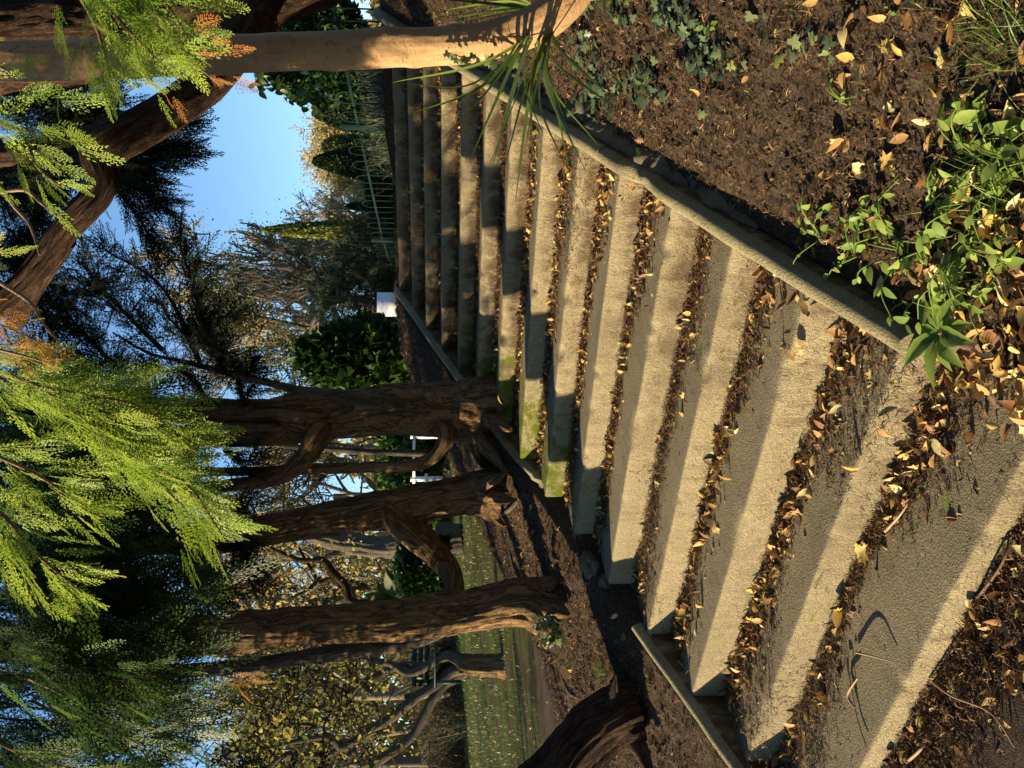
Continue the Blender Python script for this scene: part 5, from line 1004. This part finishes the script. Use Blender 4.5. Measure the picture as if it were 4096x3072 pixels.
# tufts of fine grass
def tuft(px, py, label, n, L, seed, onstep=None, spread=.02):
    r2 = np.random.RandomState(seed)
    if onstep is None: c, _ = gpt(px, py)
    else: d = FW+RT*(1536-py)/FPX+UP*(2048-px)/FPX; c = CAM+d*(onstep-CAM[2])/d[2]
    g = MB(); p = c+r2.randn(n, 3)*[spread, spread, .003]; scatter(g, bl(.014, 6, .5), p, r2.randn(n, 3)*[.6, .6, .2]+[0, 0, .75], rdir(n, r2), r2.uniform(L*.5, L, n), r2.uniform(.35, 1., n)); tag(g.build('grass_tuft', M_blade), label, 'grass')
tuft(4030, 690, 'lush fine grass tuft in the right corner beside the weeds', 150, .14, 1, None, .05); tuft(4040, 120, 'grass tuft at the lower right corner of the bank', 120, .12, 2, None, .05); tuft(3950, 60, 'sparse grass on the soil near the edge', 60, .10, 3, None, .04)
tuft(3130, 2770, 'small bright grass tuft growing at the foot of a riser', 30, .085, 4, NZ[14]+.01, .008); tuft(2420, 2680, 'dark fine grass tuft on the left bank beside the near conifer', 60, .10, 5, None, .02); tuft(2600, 2700, 'pale grass tuft on the left bank next to the kerb', 36, .05, 6, None, .015)
tuft(2850, 2960, 'thin grass by the lower end of the left kerb', 30, .05, 7, None, .02); tuft(3225, 60, 'tuft of pale grass on the upper soil bank', 40, .08, 8, None, .02); tuft(3790, 300, 'tiny grass tuft on bare soil', 24, .05, 9, None, .01)
# small green cypress sprigs dropped on the treads
for i, (a, b, k) in enumerate([(3785, 2050, 14), (3240, 2480, 13), (3060, 2600, 13), (3420, 1690, 14), (2560, 620, 9)]):
    z = NZ[k]+.008; d = FW+RT*(1536-b)/FPX+UP*(2048-a)/FPX; q = CAM+d*(z-CAM[2])/d[2]; g = MB(); r2 = np.random.RandomState(i)
    scatter(g, SPRM[0], q[None], r2.randn(1, 3)*[1, 1, .1]+[0, 0, .15], np.array([[0, -.6, .8]]), np.array([.07]), np.array([.6])); tag(g.build('cypress_sprig', M_cyp), ['fresh green cypress sprig casting a comb-like shadow on the bottom tread', 'fallen sprig at the back of the second lowest tread', 'sprig on the second lowest tread near its left end', 'sprig in the litter by the foot of the right kerb', 'sprig caught in the litter beside the upper right kerb'][i], 'sprig')
# roots and sticks on the left bank
rts = [([(2010, 2120), (2080, 2300), (2150, 2440)], .03, 'surface root running through the needles between the two conifers'), ([(2170, 2200), (2195, 2225), (2180, 2250)], .018, 'short pale root knuckle in the sunlit needles'), ([(2185, 2260), (2215, 2280), (2200, 2310)], .018, 'second pale root knuckle just below the first'),
       ([(2240, 2700), (2290, 2770), (2330, 2800)], .02, 'pale root arching out of the bank left of the straight conifer'), ([(2250, 2880), (2290, 2950), (2310, 3020)], .018, 'weathered root by the near dark conifer'), ([(2000, 2060), (2060, 2020), (2090, 1960)], .02, 'dark root near the foot of the leaning conifer'), ([(1840, 1550), (1900, 1500), (1960, 1560)], .015, 'thin root looping beside the upper left kerb')]
for pts, r, lb in rts:
    Q = np.array([gpt(*q)[0] for q in pts]); Q[:, 2] += r*.3; Q[0, 2] -= r; Q[-1, 2] -= r; g = MB(); tube(g, Q, [r*.6, r, r*.5], 14, .3, step=.02, seed=int(r*1000)); tag(g.build('tree_root', M_gbark), lb, 'root', 'roots showing on the left bank')
# lawn grass as blades
r2 = np.random.RandomState(77); n = 70000; x = -2-r2.rand(n)**.7*22-4.5; y = r2.uniform(-5, 18, n); keep = (vnoise(x*.5, y*.5, 0)+.5*vnoise(x*2, y*2, 0)) > -.05-np.clip((-x-6.)/8, -.1, .5); x, y = x[keep], y[keep]; n = len(x); g = MB()
scatter(g, (np.array([[0, -.09, 0], [1, 0, 0], [0, .09, 0]], float), None, np.array([[0, 1, 2]])), onground(x, y), r2.randn(n, 3)*[.4, .4, .1]+[0, 0, 1], rdir(n, r2), r2.uniform(.04, .09, n), r2.uniform(.2, .9, n)); kind(g.build('lawn_grass', M_blade), 'stuff')
g = MB(); gt = MB(); r2 = np.random.RandomState(89); n = 26000; py = r2.uniform(1750, 3300, n); dd = 25+3*r2.rand(n)+2*vnoise(py*.01, py*0, 0); q = CAM+dd[:, None]*(FW+RT*((1536-py)/FPX)[:, None]); z0 = terrain(q[:, 0], q[:, 1]); hh = (1.5+.9*vnoise(py*.008, py*0, 2)+.5*vnoise(py*.03, py*0, 5))
p = q.copy(); p[:, 2] = z0+hh*r2.rand(n)**.7; scatter(g, LSM, p, rdir(n, r2), rdir(n, r2)+[0, 0, .5], r2.uniform(.04, .11, n), r2.uniform(0, .8, n))
i = r2.randint(0, n, 2600); tw = np.stack([q[i], q[i]], 1); tw[:, 0, 2] = z0[i]; d = nrm(r2.randn(2600, 3)*[.5, .5, .2]+[0, 0, 1])*(hh[i]*1.15)[:, None]
tri = (np.array([[0, -.012, 0], [1, 0, 0], [0, .012, 0]], float), None, np.array([[0, 1, 2]])); scatter(g, tri, tw[:, 0], d, rdir(2600, r2), np.linalg.norm(d, axis=1), r2.uniform(.2, 1., 2600)); kind(g.build('undergrowth', M_under), 'stuff')
# distant wooded mass closing the view
g = MB(); gt = MB(); r2 = np.random.RandomState(88); n = 42000; a = r2.uniform(-1.35, .5, n); d = r2.uniform(60, 85, n); x = CAM[0]+np.sin(a)*d; y = CAM[1]+np.cos(a)*d; top = 5.5+3.5*vnoise(a*9, a*0, 0)+1.5*vnoise(a*40, a*0, 3)+4*sstep((-a-.62)/.3); z = -1.+(top+1)*r2.rand(n)**.8
scatter(g, QUAD, np.stack([x, y, z], 1), rdir(n, r2), rdir(n, r2), r2.uniform(.35, .9, n), np.clip(.35+.3*vnoise(x*.15, y*.15, z*.3)+r2.rand(n)*.3, 0, 1)); kind(g.build('distant_wood', M_gold), 'stuff')
